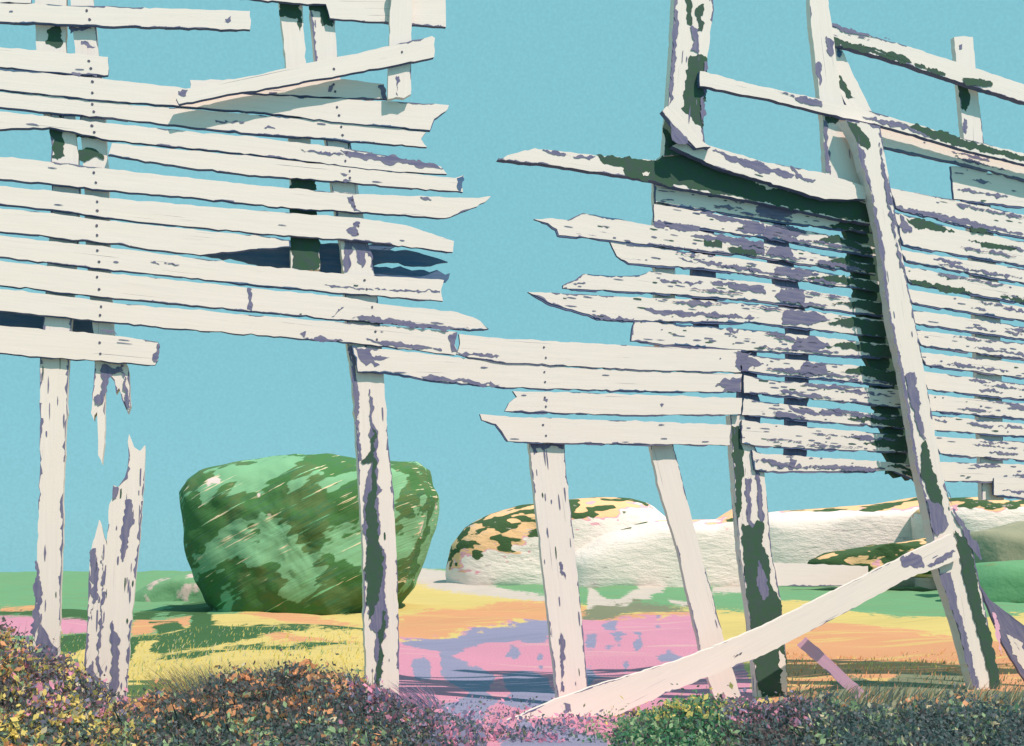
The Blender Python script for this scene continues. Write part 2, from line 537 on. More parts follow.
MP = [
    ([(459, 334), (500, 338), (620, 345), (741, 350), (740, 361), (741, 372), (650, 370), (500, 362), (457, 354), (460, 344)], .052, .05,
     [([(457, 352), (476, 353), (500, 356), (497, 358), (460, 355)], GREY), ([(733, 352), (741, 351), (741, 371), (735, 366), (737, 358)], GREY)]),
    ([(352, 346), (380, 349), (510, 363), (590, 369), (742, 374), (741, 392), (640, 391), (500, 387), (430, 380), (385, 372), (358, 372)], .044, .06,
     [([(355, 348), (378, 350), (370, 352), (372, 356), (390, 357), (372, 360), (380, 365), (366, 366), (358, 356)], GREY), ([(421, 376), (450, 379), (500, 384), (498, 386), (450, 382), (424, 379)], GREY),
      ([(715, 386), (730, 380), (741, 377), (741, 392), (722, 391), (727, 387)], GREY)]),
    ([(505, 411), (509, 403), (517, 397), (513, 391), (560, 392), (620, 394), (742, 398), (741, 414), (640, 415), (560, 413)], .05, .03,
     [([(543, 400), (548, 399), (547, 402)], GREY), ([(660, 404), (664, 404), (662, 407)], GREY)]),
    ([(480, 414), (510, 417), (640, 421), (731, 425), (730, 436), (731, 445), (640, 444), (560, 443), (508, 441), (502, 432), (496, 424), (482, 420)], .046, .02, ()),
]
for poly, off, wear, pats in MP:
    piece('plank', MF, poly, off, .03, wear, pats, edges=.2, flecks=5, navy=True, shade_lip=.014, wearw=.005,
          nails=mid_nails(poly, 545))
piece('leg', MF, [(527, 425), (563, 425), (567, 480), (575, 550), (582, 620), (588, 690), (590, 750), (560, 750), (557, 698), (548, 610), (541, 550), (533, 480)], 0.0, .05, .10, edges=.6, flecks=40, fl=1.4,
      patches=[([(530, 443), (564, 443), (564, 449), (556, 446), (545, 449), (536, 448), (534, 455)], GREY), ([(561, 632), (565, 640), (564, 692), (561, 690), (560, 655)], GREY),
               ([(559, 562), (563, 565), (566, 580), (562, 575)], GREY)])
piece('leg', MF, [(646, 425), (668, 425), (700, 550), (724, 640), (743, 703), (752, 750), (726, 750), (716, 703), (700, 650), (678, 550), (660, 490)], -.03, .045, .02, edges=.55, flecks=8)
piece('post', MF, [(730, 415), (744, 415), (752, 440), (764, 468), (768, 510), (771, 550), (781, 600), (786, 660), (790, 750), (758, 750), (756, 680), (750, 620), (741, 560), (736, 500), (733, 460)], .0, .08, .3,
      edges=.8, flecks=20, label='dark mossy post rotted half away',
      patches=[([(731, 426), (740, 426), (742, 446), (744, 470), (741, 490), (742, 508), (738, 520), (736, 500), (733, 460)], ALGAE_SHADE),
               ([(745, 478), (752, 480), (750, 520), (756, 530), (750, 535), (746, 510)], GREY), ([(755, 470), (760, 475), (764, 520), (760, 525)], GREY),
               ([(741, 522), (752, 528), (757, 520), (764, 524), (762, 545), (769, 560), (771, 585), (781, 602), (784, 650), (786, 700), (768, 705), (758, 690), (752, 640), (748, 605), (744, 570)], ALGAE_SHADE),
               ([(758, 560), (765, 575), (768, 596), (762, 600), (756, 580)], GREY), ([(779, 650), (784, 655), (787, 700), (781, 690)], PAINT)])

# ================================================================== RIGHT FENCE
RF = empty('boarded_fence', base_of(830), 'tall weathered board fence with thick leaning post and open rails, right of the gap', 'fence', 'derelict white fence bays')
piece('beam', RF, [(498, 159), (512, 154), (535, 148), (560, 151), (600, 156), (655, 160), (672, 150), (725, 166), (764, 184), (860, 200), (870, 203), (872, 224), (845, 220), (764, 203), (700, 191), (680, 188),
                   (655, 181), (625, 176), (560, 166), (515, 161)], .10, .06, .12, edges=.35, label='beam with a pale pointed left end and rail shadow painted dark green',
      patches=[([(596, 155), (655, 161), (664, 153), (674, 152), (725, 168), (764, 186), (860, 202), (870, 205), (871, 222), (845, 219), (764, 202.5), (700, 190.5), (660, 182.5), (625, 175.5), (624, 168), (610, 165), (600, 160)], ALGAE_SHADE),  # shadow of the rail above, painted on the beam
               ([(542, 150), (560, 153), (596, 156), (590, 160), (565, 156), (548, 153)], GREY), ([(642, 173), (650, 172), (648, 176), (643, 176)], PAINT)])
RP = [
    ([(654, 178), (690, 187), (764, 201), (870, 224), (874, 233), (764, 219), (690, 207), (656, 202)], .03, .12,
     [([(730, 199), (745, 203), (740, 204)], GREY)]),
    ([(654, 204), (764, 222), (840, 237), (876, 248), (878, 256), (840, 250), (764, 237), (700, 228), (654, 221)], .024, .16, [([(700, 212), (730, 217), (764, 224), (764, 236), (735, 230), (748, 226), (715, 218)], GREY)]),
    ([(534, 219), (552, 218), (568, 220), (576, 216), (583, 213), (655, 226), (700, 231), (764, 243), (875, 265), (876, 275), (764, 257), (680, 248), (611, 240), (559, 235), (557, 229), (548, 223)], .034, .2,
     [([(654, 221), (700, 228), (690, 231), (676, 230), (655, 227)], GREY), ([(690, 236), (720, 234), (764, 243), (764, 256), (735, 251), (745, 247), (712, 240)], GREY), ([(703, 240), (722, 242), (722, 248), (706, 246)], ALGAE_SHADE), ([(727, 247), (752, 249), (757, 256), (735, 253)], ALGAE_SHADE)]),
    ([(610, 241), (650, 247), (764, 262), (880, 282), (882, 292), (764, 275), (700, 268), (629, 263), (617, 256)], .026, .2,
     [([(678, 258), (700, 260), (750, 268), (790, 276), (750, 272), (690, 262)], GREY)]),
    ([(563, 285), (575, 280), (583, 274), (610, 276), (640, 275), (650, 271), (706, 277), (764, 283), (885, 303), (888, 316), (764, 301), (660, 293), (563, 288)], .033, .14,
     [([(658, 278), (672, 281), (704, 282), (700, 284), (664, 283)], GREY), ([(572, 283), (586, 283), (576, 285)], GREY), ([(710, 281), (764, 286), (766, 294), (735, 290), (715, 285)], GREY)]),
    ([(528, 292), (613, 296), (700, 300), (764, 305), (888, 321), (890, 338), (764, 323), (634, 320), (598, 318), (589, 314), (552, 304)], .025, .12,
     [([(643, 308), (664, 310), (690, 312), (740, 316), (760, 318), (690, 317), (655, 314)], GREY), ([(589, 314), (634, 318), (634, 321), (600, 319)], GREY)]),
    ([(635, 321), (764, 331), (892, 345), (895, 358), (764, 351), (631, 341), (632, 330)], .031, .08, [([(726, 329), (740, 328), (738, 333), (730, 333)], GREY)]),
    ([(744, 354), (764, 357), (858, 366), (897, 372), (899, 386), (764, 373), (745, 370)], .025, .14, [([(740, 352), (752, 353), (748, 357), (764, 364), (750, 367), (745, 371), (741, 371)], GREY)]),
    ([(744, 375), (764, 380), (850, 386), (900, 390), (905, 408), (850, 402), (764, 394), (744, 393)], .032, .03, ()),
    ([(744, 398), (764, 402), (860, 412), (905, 416), (908, 428), (850, 424), (764, 416), (742, 415)], .024, .16, [([(788, 405), (800, 409), (840, 411), (845, 414), (815, 416), (795, 412)], GREY)]),
    ([(742, 420), (764, 423), (910, 436), (912, 452), (850, 450), (764, 446), (742, 443)], .031, .02, ()),
    ([(752, 450), (764, 454), (830, 458), (890, 462), (915, 466), (922, 482), (894, 471), (764, 471), (755, 470)], .025, .06, [([(790, 456), (797, 460), (793, 470), (789, 470)], GREY)]),
]
LIL = [(768, 200), (800, 330)]
for i, (poly, off, wear, pats) in enumerate(RP):
    pats = list(pats)
    ys = [p[1] for p in poly]
    # slanting column of grey patches down the upper boards
    bot = max(range(len(poly)), key=lambda k: poly[k][0])
    def edge_y(x):
        r = []
        for (x0, y0), (x1, y1) in zip(poly, poly[1:] + poly[:1]):
            if (x0 - x) * (x1 - x) < 0: r.append(y0 + (y1 - y0) * (x - x0) / (x1 - x0))
        return (min(r), max(r)) if len(r) >= 2 else None
    if i < 8:
        xm = 770 + (edge_y(772)[0] - 205) * .27
        a = edge_y(xm)
        if a:
            w1, w2 = random.uniform(7, 12), random.uniform(9, 16)
            pats.append(([(xm - w1, a[0] + 1), (xm + w2, a[0] + 1.5), (xm + w2 + random.uniform(2, 22), (a[0] + a[1]) / 2 + 2), (xm + w1, a[1] - 1), (xm - w2, a[1] - 2.5), (xm - w1 - random.uniform(0, 8), (a[0] + a[1]) / 2)], GREY))
    # leaning post's shadow painted dark green on the board end
    xr = max(p[0] for p in poly) - 1
    tl = [30, 52, 34, 62, 42, 48, 55, 44, 22, 46, 34, 20][i]
    a, b = edge_y(xr - tl), edge_y(xr - 4)
    fw = random.uniform(22, 34)
    f1 = edge_y(xr - fw)
    if a and b and f1:
        m = (a[0] + a[1]) / 2 + random.uniform(-3, 3)
        mm = ALGAE_SHADE if i != 8 else GREY
        pats.append(([(xr - tl - 14, m), (xr - tl * .6 - 8, m - 4 + random.uniform(-2, 2)), (xr - fw, f1[0] + 1), (xr - 8, b[0] + .3), (xr, b[0] + 1), (xr, b[1] - 1), (xr - 8, b[1] - .3), (xr - fw + 5, f1[1] - 1), (xr - tl * .6, m + 5)], mm))
    # long weathered streaks
    for _ in range(4):
        x0 = random.uniform(665 if i < 6 else 750, 850); L = random.uniform(18, 60)
        e0, e1 = edge_y(x0), edge_y(x0 + L)
        if e0 and e1 and x0 + L < xr:
            t = random.choice((.12, .3, .7, .85)); w = random.uniform(1.0, 2.6)
            y0 = e0[0] + (e0[1] - e0[0]) * t; y1 = e1[0] + (e1[1] - e1[0]) * t
            pats.append(([(x0, y0), (x0 + L * .35, y0 + (y1 - y0) * .35 - w), (x0 + L * .7, y0 + (y1 - y0) * .7 - w * .6), (x0 + L, y1), (x0 + L * .6, y0 + (y1 - y0) * .6 + w), (x0 + L * .25, y0 + (y1 - y0) * .25 + w * .7)], GREY))
    piece('plank', RF, poly, off, .026, wear + .06, pats, edges=.4, flecks=46, navy=True, shade_lip=.020, wearw=.008)
# uprights behind the boards; grey and green ones carry shade in their colour
for poly, mm in (([(654, 176), (672, 180), (676, 260), (676, 345), (656, 345), (654, 260)], PAINT),
                 ([(758, 190), (782, 192), (790, 250), (810, 330), (806, 470), (786, 470), (788, 330), (770, 260)], GREY),
                 ([(842, 192), (876, 190), (896, 330), (922, 482), (888, 474), (874, 400), (856, 300)], ALGAE_SHADE),  # post's shadow carried across the gaps as dark green
                 ([(736, 345), (756, 346), (762, 440), (742, 440)], GREY), ([(690, 192), (712, 194), (720, 345), (696, 345)], GREY)):
    piece('upright', RF, poly, -.02, .05, .2, mi=mm, edges=.3 if mm == PAINT else 0, amp=.02 if mm == ALGAE_SHADE else .006)
piece('upright', RF, [(954, 37), (964, 36), (973, 37), (976, 75), (984, 145), (1000, 300), (1004, 500), (982, 500), (974, 300), (964, 140), (958, 80)], -.02, .05, .12, edges=.3,
      patches=[([(958, 82), (968, 80), (970, 100), (966, 112), (961, 108)], ALGAE_SHADE), ([(964, 118), (967, 120), (966, 134), (963, 132)], GREY), ([(959, 45), (962, 44), (962, 49), (959, 49)], GREY)])
piece('upright', RF, [(1140, 40), (1162, 42), (1176, 300), (1184, 560), (1188, 720), (1160, 720), (1160, 560), (1152, 300)], -.02, .06, .1, edges=.3)
QP = [
    ([(868, 126), (900, 131), (962, 149), (1090, 182), (1090, 196), (960, 163), (882, 146)], .05, .0),
    ([(951, 166), (962, 167), (1090, 194), (1090, 214), (954, 199)], .024, .1),
    ([(890, 188), (954, 200), (1090, 229), (1090, 250), (960, 224), (896, 208)], .034, .02),
    ([(894, 212), (960, 230), (1090, 254), (1090, 276), (903, 245)], .026, .2),
    ([(900, 250), (1090, 279), (1090, 295), (906, 261)], .033, .12),
    ([(903, 266), (1090, 299), (1090, 315), (909, 282)], .025, .14),
    ([(905, 289), (1090, 317), (1090, 330), (912, 303)], .032, .06),
    ([(908, 309), (1090, 337), (1090, 348), (915, 323)], .026, .10),
    ([(912, 329), (1090, 353), (1090, 368), (921, 345)], .033, .06),
    ([(918, 352), (1090, 371), (1090, 386), (926, 365)], .025, .02),
    ([(922, 371), (1090, 393), (1090, 406), (928, 389)], .032, .04),
    ([(925, 394), (1090, 410), (1090, 424), (931, 411)], .026, .03),
    ([(928, 415), (1090, 430), (1090, 441), (935, 430)], .031, .08),
    ([(931, 436), (1090, 446), (1090, 465), (940, 454)], .025, .05),
    ([(936, 462), (1090, 466), (1090, 481), (945, 481)], .032, .18),
    ([(994, 478), (1090, 478), (1090, 504), (994, 495)], .045, .03),
]
for i, (poly, off, wear) in enumerate(QP):
    pats = []
    if i == 3:
        pats = [([(906, 218), (930, 221), (945, 227), (955, 232), (940, 231), (915, 228)], ALGAE_SHADE), ([(968, 240), (990, 243), (1018, 247), (1012, 250), (985, 247)], ALGAE_SHADE), ([(900, 214), (908, 224), (912, 232), (902, 230)], GREY)]
    if i == 2:
        pats = [([(896, 206), (930, 212), (985, 224), (1024, 234), (980, 229), (930, 217), (898, 209)], GREY), ([(970, 227), (985, 229), (990, 233), (972, 232)], ALGAE_SHADE)]
    if i == 5:
        pats = [([(909, 279), (950, 286), (972, 292), (960, 294), (912, 285)], ALGAE_SHADE), ([(1000, 296), (1030, 300), (1030, 304), (1003, 299)], ALGAE_SHADE)]
    for _ in range(3):
        x0 = random.uniform(930, 1010); L = random.uniform(14, 50)
        e0, e1 = span(poly, x0), span(poly, x0 + L)
        if e0 and e1:
            t = random.choice((.15, .35, .7)); w = random.uniform(.8, 1.8)
            y0 = e0[0] + (e0[1] - e0[0]) * t; y1 = e1[0] + (e1[1] - e1[0]) * t
            pats.append(([(x0, y0), (x0 + L * .4, y0 + (y1 - y0) * .4 - w), (x0 + L, y1), (x0 + L * .5, y0 + (y1 - y0) * .5 + w)], GREY))
    piece('plank', RF, poly, off, .026, wear, pats, edges=.34, flecks=30, navy=True, shade_lip=.02, wearw=.007)
# open rails, top post, brace
piece('rail', RF, [(672, 146), (690, 139), (711, 146), (764, 162), (824, 173), (864, 186), (866, 199), (825, 199), (764, 181), (720, 168), (698, 158)], .19, .06, .05, edges=.3, flecks=10,
      patches=[([(712, 150), (764, 163), (795, 175), (792, 178), (764, 173), (735, 163)], GREY), ([(789, 164), (803, 178), (816, 180), (805, 181), (796, 178)], GREY)])
piece('post', RF, [(675, -14), (713, -14), (713, 15), (707, 60), (703, 125), (706, 152), (664, 156), (668, 105), (672, 50)], .12, .08, .14, edges=.85, flecks=24, fl=1.5, wearw=.014,
      patches=[([(689, 57), (698, 54), (707, 58), (706, 90), (703, 130), (695, 124), (688, 114), (681, 108), (685, 85)], ALGAE_SHADE), ([(685, -12), (692, -12), (691, 26), (687, 24)], ALGAE_SHADE),
               ([(696, 8), (704, 4), (703, 28), (698, 31)], ALGAE_SHADE), ([(674, 10), (678, 12), (676, 60), (671, 102), (669, 105), (672, 50)], GREY),
               ([(690, 26), (699, 30), (698, 54), (690, 50), (694, 42)], GREY), ([(704, 62), (707, 62), (703, 125), (701, 120), (703, 90)], GREY), ([(664, 120), (670, 116), (684, 134), (704, 144), (706, 153), (664, 156)], ALGAE_SHADE)])
piece('brace', RF, [(662, 111), (667, 106), (678, 112), (698, 138), (711, 147), (696, 148), (672, 124)], .245, .05, .05, edges=.3,
      patches=[([(670, 122), (684, 136), (692, 146), (676, 143), (672, 140)], GREY)])
piece('rail', RF, [(700, 71), (764, 87), (820, 99), (870, 111), (962, 138), (1090, 170), (1090, 180), (962, 149), (880, 125), (820, 112), (764, 98), (700, 86)], .17, .045, .06, edges=.35, flecks=14,
      patches=[([(900, 122), (940, 130), (962, 139), (1024, 156), (1090, 172), (1090, 178), (1024, 161), (962, 147), (930, 138)], ALGAE_SHADE), ([(862, 116), (900, 122), (930, 137), (895, 127), (870, 120)], GREY),
               ([(780, 93), (800, 96), (822, 102), (822, 107), (804, 103)], GREY)])
piece('rail', RF, [(822, 23), (860, 33), (900, 44), (950, 60), (1090, 106), (1090, 122), (960, 82), (900, 62), (826, 41)], .10, .06, .14, edges=.5, flecks=16,
      patches=[([(826, 34), (856, 44), (900, 58), (911, 62), (905, 64), (858, 50), (827, 41)], ALGAE_SHADE), ([(862, 45), (905, 56), (912, 63), (895, 59)], ALGAE_SHADE), ([(914, 63), (944, 73), (945, 76), (916, 67)], ALGAE_SHADE),
               ([(826, 22), (840, 26), (870, 36), (890, 40), (870, 40), (840, 31)], GREY), ([(962, 78), (990, 81), (992, 86), (966, 86)], ALGAE_SHADE)])
piece('post', RF, [(809, -14), (826, -14), (832, 25), (840, 90), (850, 125), (862, 178), (864, 196), (826, 178), (823, 120), (819, 90), (811, 25)], .11, .06, .05, edges=.35, flecks=10,
      patches=[([(815, 64), (820, 62), (822, 70), (820, 86)], GREY), ([(825, 116), (840, 118), (838, 122), (828, 124)], ALGAE_SHADE), ([(826, 36), (834, 42), (832, 58), (827, 52)], GREY), ([(823, 120), (827, 122), (830, 172), (826, 172)], GREY)])
piece('brace', RF, [(831, 38), (842, 50), (852, 72), (872, 112), (884, 148), (868, 144), (846, 104), (836, 80)], .045, .05, .05, edges=.35,
      patches=[([(839, 75), (846, 84), (855, 98), (849, 99), (840, 88)], ALGAE_SHADE), ([(836, 46), (843, 52), (840, 58), (837, 56)], NAVY)])
piece('post', RF, [(846, 120), (880, 126), (889, 180), (905, 269), (912, 307), (922, 358), (933, 424), (940, 462), (951, 510), (972, 546), (985, 610), (1000, 690), (1008, 750), (980, 750), (974, 690), (958, 630),
                   (938, 570), (933, 536), (917, 462), (903, 370), (891, 320), (880, 231), (868, 180), (856, 140)], .26, .10, .12, edges=.75, flecks=90, fl=1.4, wearw=.013, label='thick leaning post with dark foot',
      patches=[([(846, 121), (857, 124), (870, 142), (868, 150), (862, 146), (856, 140)], ALGAE_SHADE), ([(857, 142), (864, 150), (868, 175), (872, 188), (866, 180), (860, 160)], GREY),
               ([(879, 142), (883, 160), (888, 180), (892, 205), (888, 200), (882, 170)], GREY), ([(886, 190), (890, 200), (898, 250), (905, 270), (900, 268), (892, 230)], GREY),
               ([(868, 180), (874, 200), (880, 231), (891, 320), (903, 370), (917, 462), (922, 490), (916, 470), (908, 420), (897, 358), (886, 300), (876, 231)], GREY),
               ([(905, 375), (914, 372), (921, 404), (918, 406), (926, 440), (918, 430), (910, 400)], GREY),
               ([(921, 445), (925, 440), (932, 470), (940, 490), (945, 520), (940, 530), (935, 520), (926, 488), (921, 470)], ALGAE_SHADE), ([(926, 500), (940, 505), (948, 525), (938, 536), (932, 530)], GREY),
               ([(954, 530), (970, 546), (980, 605), (992, 640), (1000, 690), (992, 690), (982, 650), (966, 590)], ALGAE_SHADE),  # dark green strip down the right side of the foot
               ([(938, 574), (950, 572), (956, 600), (966, 640), (978, 688), (972, 686), (958, 630)], GREY), ([(946, 490), (956, 515), (978, 545), (980, 560), (970, 548), (955, 520)], GREY)])
piece('rail', RF, [(760, 562), (868, 566), (868, 584), (845, 586), (773, 586), (760, 585)], -.02, .04, .0, edges=.3)

# ================================================================== LOOSE BOARDS AND STUMP
A = Vector((0, 7.55)); Bq = WALL.pt(WALL.hit(955, 545)[0], 0, .30)
P2 = Plane(A, (Bq.x - A.x, Bq.y - A.y))
d2 = piece('fallen_plank', None, [(508, 720), (560, 698), (598, 685), (680, 660), (764, 626), (842, 587), (906, 555), (938, 540), (952, 534), (960, 558), (938, 568), (911, 577), (852, 609), (764, 655), (674, 690), (600, 723), (553, 725), (520, 723)],
           0.0, .04, .0, edges=.3, plane=P2, flecks=14,
           patches=[([(900, 558), (912, 552), (921, 556), (924, 568), (914, 568), (902, 566)], GREY), ([(926, 565), (950, 552), (956, 551), (952, 557), (932, 567)], GREY), ([(563, 703), (570, 704), (571, 710), (566, 711)], GREY),
                    ([(733, 655), (742, 652), (741, 654), (735, 657)], NAIL)])
tag(d2, 'long white board fallen aslant from the thick leaning post down to the ground', 'plank')
st = piece('rotten_stump', None, [(129, 434), (134, 447), (140, 451), (145, 445), (144, 487), (139, 546), (131, 626), (126, 700), (124, 770), (80, 770), (84, 664), (87, 626), (90, 554), (93, 541), (96, 532), (99, 520), (104, 538), (107, 546),
                                  (109, 505), (112, 499), (113, 485), (118, 487), (125, 477), (128, 462)], .08, .09, .10, edges=.7, flecks=70, fl=1.5, wearw=.011,
           patches=[([(125, 500), (132, 500), (133, 518), (128, 540), (122, 562), (120, 550), (123, 525)], GREY), ([(90, 555), (96, 548), (98, 590), (92, 620), (91, 590)], GREY),
                    ([(103, 550), (105, 600), (99, 660), (101, 690), (97, 665), (101, 600)], GREY), ([(113, 620), (118, 635), (120, 670), (116, 695), (108, 690), (112, 660)], GREY),
                    ([(84, 670), (92, 660), (100, 680), (112, 690), (114, 730), (82, 730)], GREY), ([(113, 485), (119, 488), (117, 497), (113, 500)], GREY)])
tag(st, 'splintered grey-white post stump standing in the scrub at far left of the yellow grass', 'stump')
a, z = WALL.hit(800, 640, .06)
PP = Plane(WALL.pt(a, 0, .08).xy, (1, -.25))
pk = piece('leaning_board', None, [(797, 645), (806, 637), (862, 689), (884, 712), (868, 714), (851, 693)], 0, .03, .0, plane=PP, mi=PINK, edges=.1)
tag(pk, 'pink board leaning on the grass beneath the long fallen board', 'plank')
a, z = WALL.hit(990, 600, .0)
PB = Plane(WALL.pt(a, 0, .0).xy, (1, .1))
br = piece('leaning_board', None, [(978, 582), (990, 600), (1075, 664), (1110, 740), (1060, 740), (1004, 646)], -.02, .04, .3, plane=PB, mi=GREY, edges=.2,
           patches=[([(1006, 634), (1018, 640), (1040, 668), (1050, 690), (1026, 672), (1012, 650)], PAINT), ([(992, 612), (998, 622), (1002, 655), (997, 640)], PINK)])
tag(br, 'bare grey board leaning beside the foot of the thick leaning post', 'plank')

# ================================================================== GROUND
def sd_poly(poly, X, Y):
    P = np.array(poly, float)
    n = len(P)
    d = np.full(X.shape, 1e9)
    ins = np.zeros(X.shape, bool)
    for i in range(n):
        x0, y0 = P[i]; x1, y1 = P[(i + 1) % n]
        ex, ey = x1 - x0, y1 - y0
        t = np.clip(((X - x0) * ex + (Y - y0) * ey) / (ex * ex + ey * ey + 1e-9), 0, 1)
        d = np.minimum(d, np.hypot(X - x0 - ex * t, Y - y0 - ey * t))
        if y1 != y0:
            c = ((y0 > Y) != (y1 > Y)) & (X < ex * (Y - y0) / (y1 - y0) + x0)
            ins ^= c
    return np.where(ins, d, -d)


def sd_union(polys, X, Y):
    r = sd_poly(polys[0], X, Y)
    for p in polys[1:]:
        r = np.maximum(r, sd_poly(p, X, Y))
    return r


ZONES = [
    ('yellow', (0.66, 0.52, 0.18), 2.5, [[(-900, 636), (60, 642), (130, 634), (250, 610), (372, 600), (400, 584), (470, 590), (548, 598), (560, 603), (690, 606), (745, 611), (775, 601), (835, 602), (850, 612), (900, 617), (960, 616), (1024, 613), (1900, 613), (1900, 2000), (-900, 2000)]]),
    ('orange', (0.66, 0.325, 0.165), 2.5, [[(395, 617), (500, 603), (552, 602), (600, 612), (690, 614), (700, 618), (600, 622), (552, 620), (470, 629), (430, 634), (395, 636)],
                                    [(770, 613), (810, 619), (870, 627), (960, 636), (1040, 650), (1900, 655), (1900, 2000), (770, 2000)],
                                    [(131, 620), (160, 617), (192, 614), (190, 624), (150, 628), (131, 631)], [(225, 598), (262, 600), (262, 608), (228, 607)], [(250, 598), (290, 596), (335, 604), (330, 611), (290, 609)], [(0, 605), (40, 607), (60, 611), (0, 611)], [(140, 634), (175, 630), (215, 632), (205, 637), (160, 640)], [(235, 614), (275, 612), (330, 617), (360, 622), (310, 623), (262, 620)], [(255, 634), (310, 637), (360, 636), (330, 641), (280, 642)]]),
    ('pink', (0.62, 0.27, 0.38), 3.0, [[(395, 635), (430, 633), (480, 628), (552, 620), (600, 618), (690, 616), (716, 640), (745, 664), (765, 720), (770, 2000), (360, 2000), (385, 690)],
                                [(-900, 617), (0, 617), (85, 614), (92, 630), (40, 634), (-900, 636)], [(204, 568), (217, 570), (219, 584), (208, 586)]]),
    ('lilac', (0.27, 0.27, 0.41), 2.0, [[(560, 664), (590, 659), (602, 671), (586, 684), (560, 681)], [(640, 674), (665, 669), (682, 678), (652, 687)], [(612, 632), (622, 630), (626, 640), (618, 646), (611, 640)], [(585, 640), (596, 638), (596, 648), (587, 650)], [(418, 712), (450, 703), (485, 712), (480, 728), (450, 742), (425, 730)], [(520, 722), (560, 726), (610, 738), (600, 770), (540, 765), (500, 745)], [(398, 636), (430, 634), (480, 629), (552, 621), (552, 630), (545, 642), (526, 645), (520, 636), (490, 640), (462, 648), (452, 655), (470, 662), (495, 668), (488, 690), (500, 702), (470, 720), (462, 700), (470, 690), (452, 680), (440, 670), (440, 650), (415, 642)],
                                [(412, 660), (424, 656), (432, 664), (430, 676), (418, 676), (412, 668)], [(456, 700), (465, 698), (467, 706), (458, 710)], [(500, 668), (530, 664), (548, 672), (555, 690), (550, 706), (520, 710), (500, 704), (510, 690)],
                                [(603, 622), (618, 619), (614, 626), (604, 627)], [(633, 629), (641, 632), (642, 645), (637, 653), (634, 650), (637, 641)], [(655, 655), (668, 649), (682, 655), (680, 660), (660, 661)],
                                [(604, 647), (611, 645), (610, 650)], [(624, 658), (629, 660), (625, 664)], [(601, 668), (606, 668), (604, 673)], [(520, 650), (512, 646), (505, 652), (514, 654)], [(672, 630), (679, 630), (677, 634)], [(657, 617), (661, 617), (660, 624), (657, 623)], [(538, 652), (542, 650), (543, 662), (539, 660)]]),
    ('darkgreen', (0.045, 0.125, 0.04), 2.0, [[(-900, 609), (0, 609), (60, 611), (128, 614), (200, 600), (222, 590), (250, 588), (372, 594), (372, 612), (345, 614), (310, 606), (280, 596), (250, 600), (222, 606), (205, 614), (215, 622), (250, 628), (285, 628), (310, 630), (270, 636), (220, 640), (163, 650), (150, 645), (160, 638), (140, 640), (129, 652), (120, 650), (124, 638),
                                   (150, 632), (190, 626), (192, 614), (160, 612), (130, 620), (60, 616), (-900, 614)], [(58, 634), (88, 630), (90, 641), (59, 648)], [(150, 622), (180, 621), (184, 627), (160, 630)], [(240, 624), (300, 625), (372, 626), (372, 631), (310, 630)], [(225, 644), (290, 645), (372, 640), (372, 643), (300, 650), (240, 650)], [(150, 655), (200, 650), (245, 652), (190, 658)]]),  # bands under the boulder paint its shade into the ground
    ('cream', (0.60, 0.52, 0.46), 1.2, [[(405, 581), (440, 585), (548, 597), (548, 601), (440, 592), (405, 588)], [(588, 590), (612, 601), (650, 588), (674, 586), (664, 593), (636, 601), (610, 612), (586, 613)], [(668, 599), (692, 602), (694, 608), (674, 606)], [(712, 591), (744, 590), (744, 594), (712, 595)]]),
    ('olive', (0.21, 0.225, 0.14), 2.5, [[(580, 613), (600, 606), (640, 601), (690, 607), (690, 614), (640, 613), (600, 619), (580, 619)], [(795, 700), (850, 678), (880, 684), (900, 676), (940, 672), (965, 674), (965, 692), (1100, 690), (1900, 690), (1900, 2000), (795, 2000)], [(560, 582), (600, 584), (596, 590), (560, 590)]]),
]


def terrain_z(X, D):
    far = np.clip((D - 45) / 90, 0, 1); far = far * far * (3 - 2 * far)
    u = 0.035 * np.sin(X * 1.1 + D * .35) + 0.03 * np.sin(X * .6 - D * .8 + 1.3) + 0.02 * np.sin(X * 2.3 + D * 1.7)
    fade = np.clip((D - 9.5) / 4, 0, 1)
    return u * (.5 + fade) - 0.02 + far * (1.75 + .3 * np.sin(X * .03 + 1)) - np.clip((D - 250) / 3000, 0, 1) * 1.0


dl = [1100 / (y - 575) for y in np.arange(1500, 700, -6)] + [1100 / (y - 575) for y in np.arange(700, 592, -.9)]
d = dl[-1]
while d < 9000:
    d *= 1.06; dl.append(d)
D1 = np.array(dl)
PX = np.concatenate([np.arange(-1600, -60, 20), np.arange(-60, 1090, 3.5), np.arange(1090, 2700, 20)])
DD, PXX = np.meshgrid(D1, PX, indexing='ij')
XX = (PXX - 512) / F * DD
ZZ = terrain_z(XX, DD)
PY = HOR + 1100 / DD
nr, nc = DD.shape
verts = np.stack([XX, DD, ZZ], -1).reshape(-1, 3)
idx = np.arange(nr * nc).reshape(nr, nc)
faces = np.stack([idx[:-1, :-1], idx[:-1, 1:], idx[1:, 1:], idx[1:, :-1]], -1).reshape(-1, 4)
me = bpy.data.meshes.new('ground')
me.vertices.add(len(verts)); me.vertices.foreach_set('co', verts.ravel())
me.loops.add(faces.size); me.loops.foreach_set('vertex_index', faces.ravel())
me.polygons.add(len(faces)); me.polygons.foreach_set('loop_start', np.arange(0, faces.size, 4))
me.polygons.foreach_set('use_smooth', np.ones(len(faces), bool))
me.update()
for nm, colr, am, polys in ZONES:
    at = me.attributes.new('zone_' + nm, 'FLOAT', 'POINT')
    at.data.foreach_set('value', np.clip(sd_union(polys, PXX, PY), -30, 30).ravel().astype(np.float32))
k = NT('ground_cover', 0.95)
pos = k.n('ShaderNodeNewGeometry').outputs['Position']
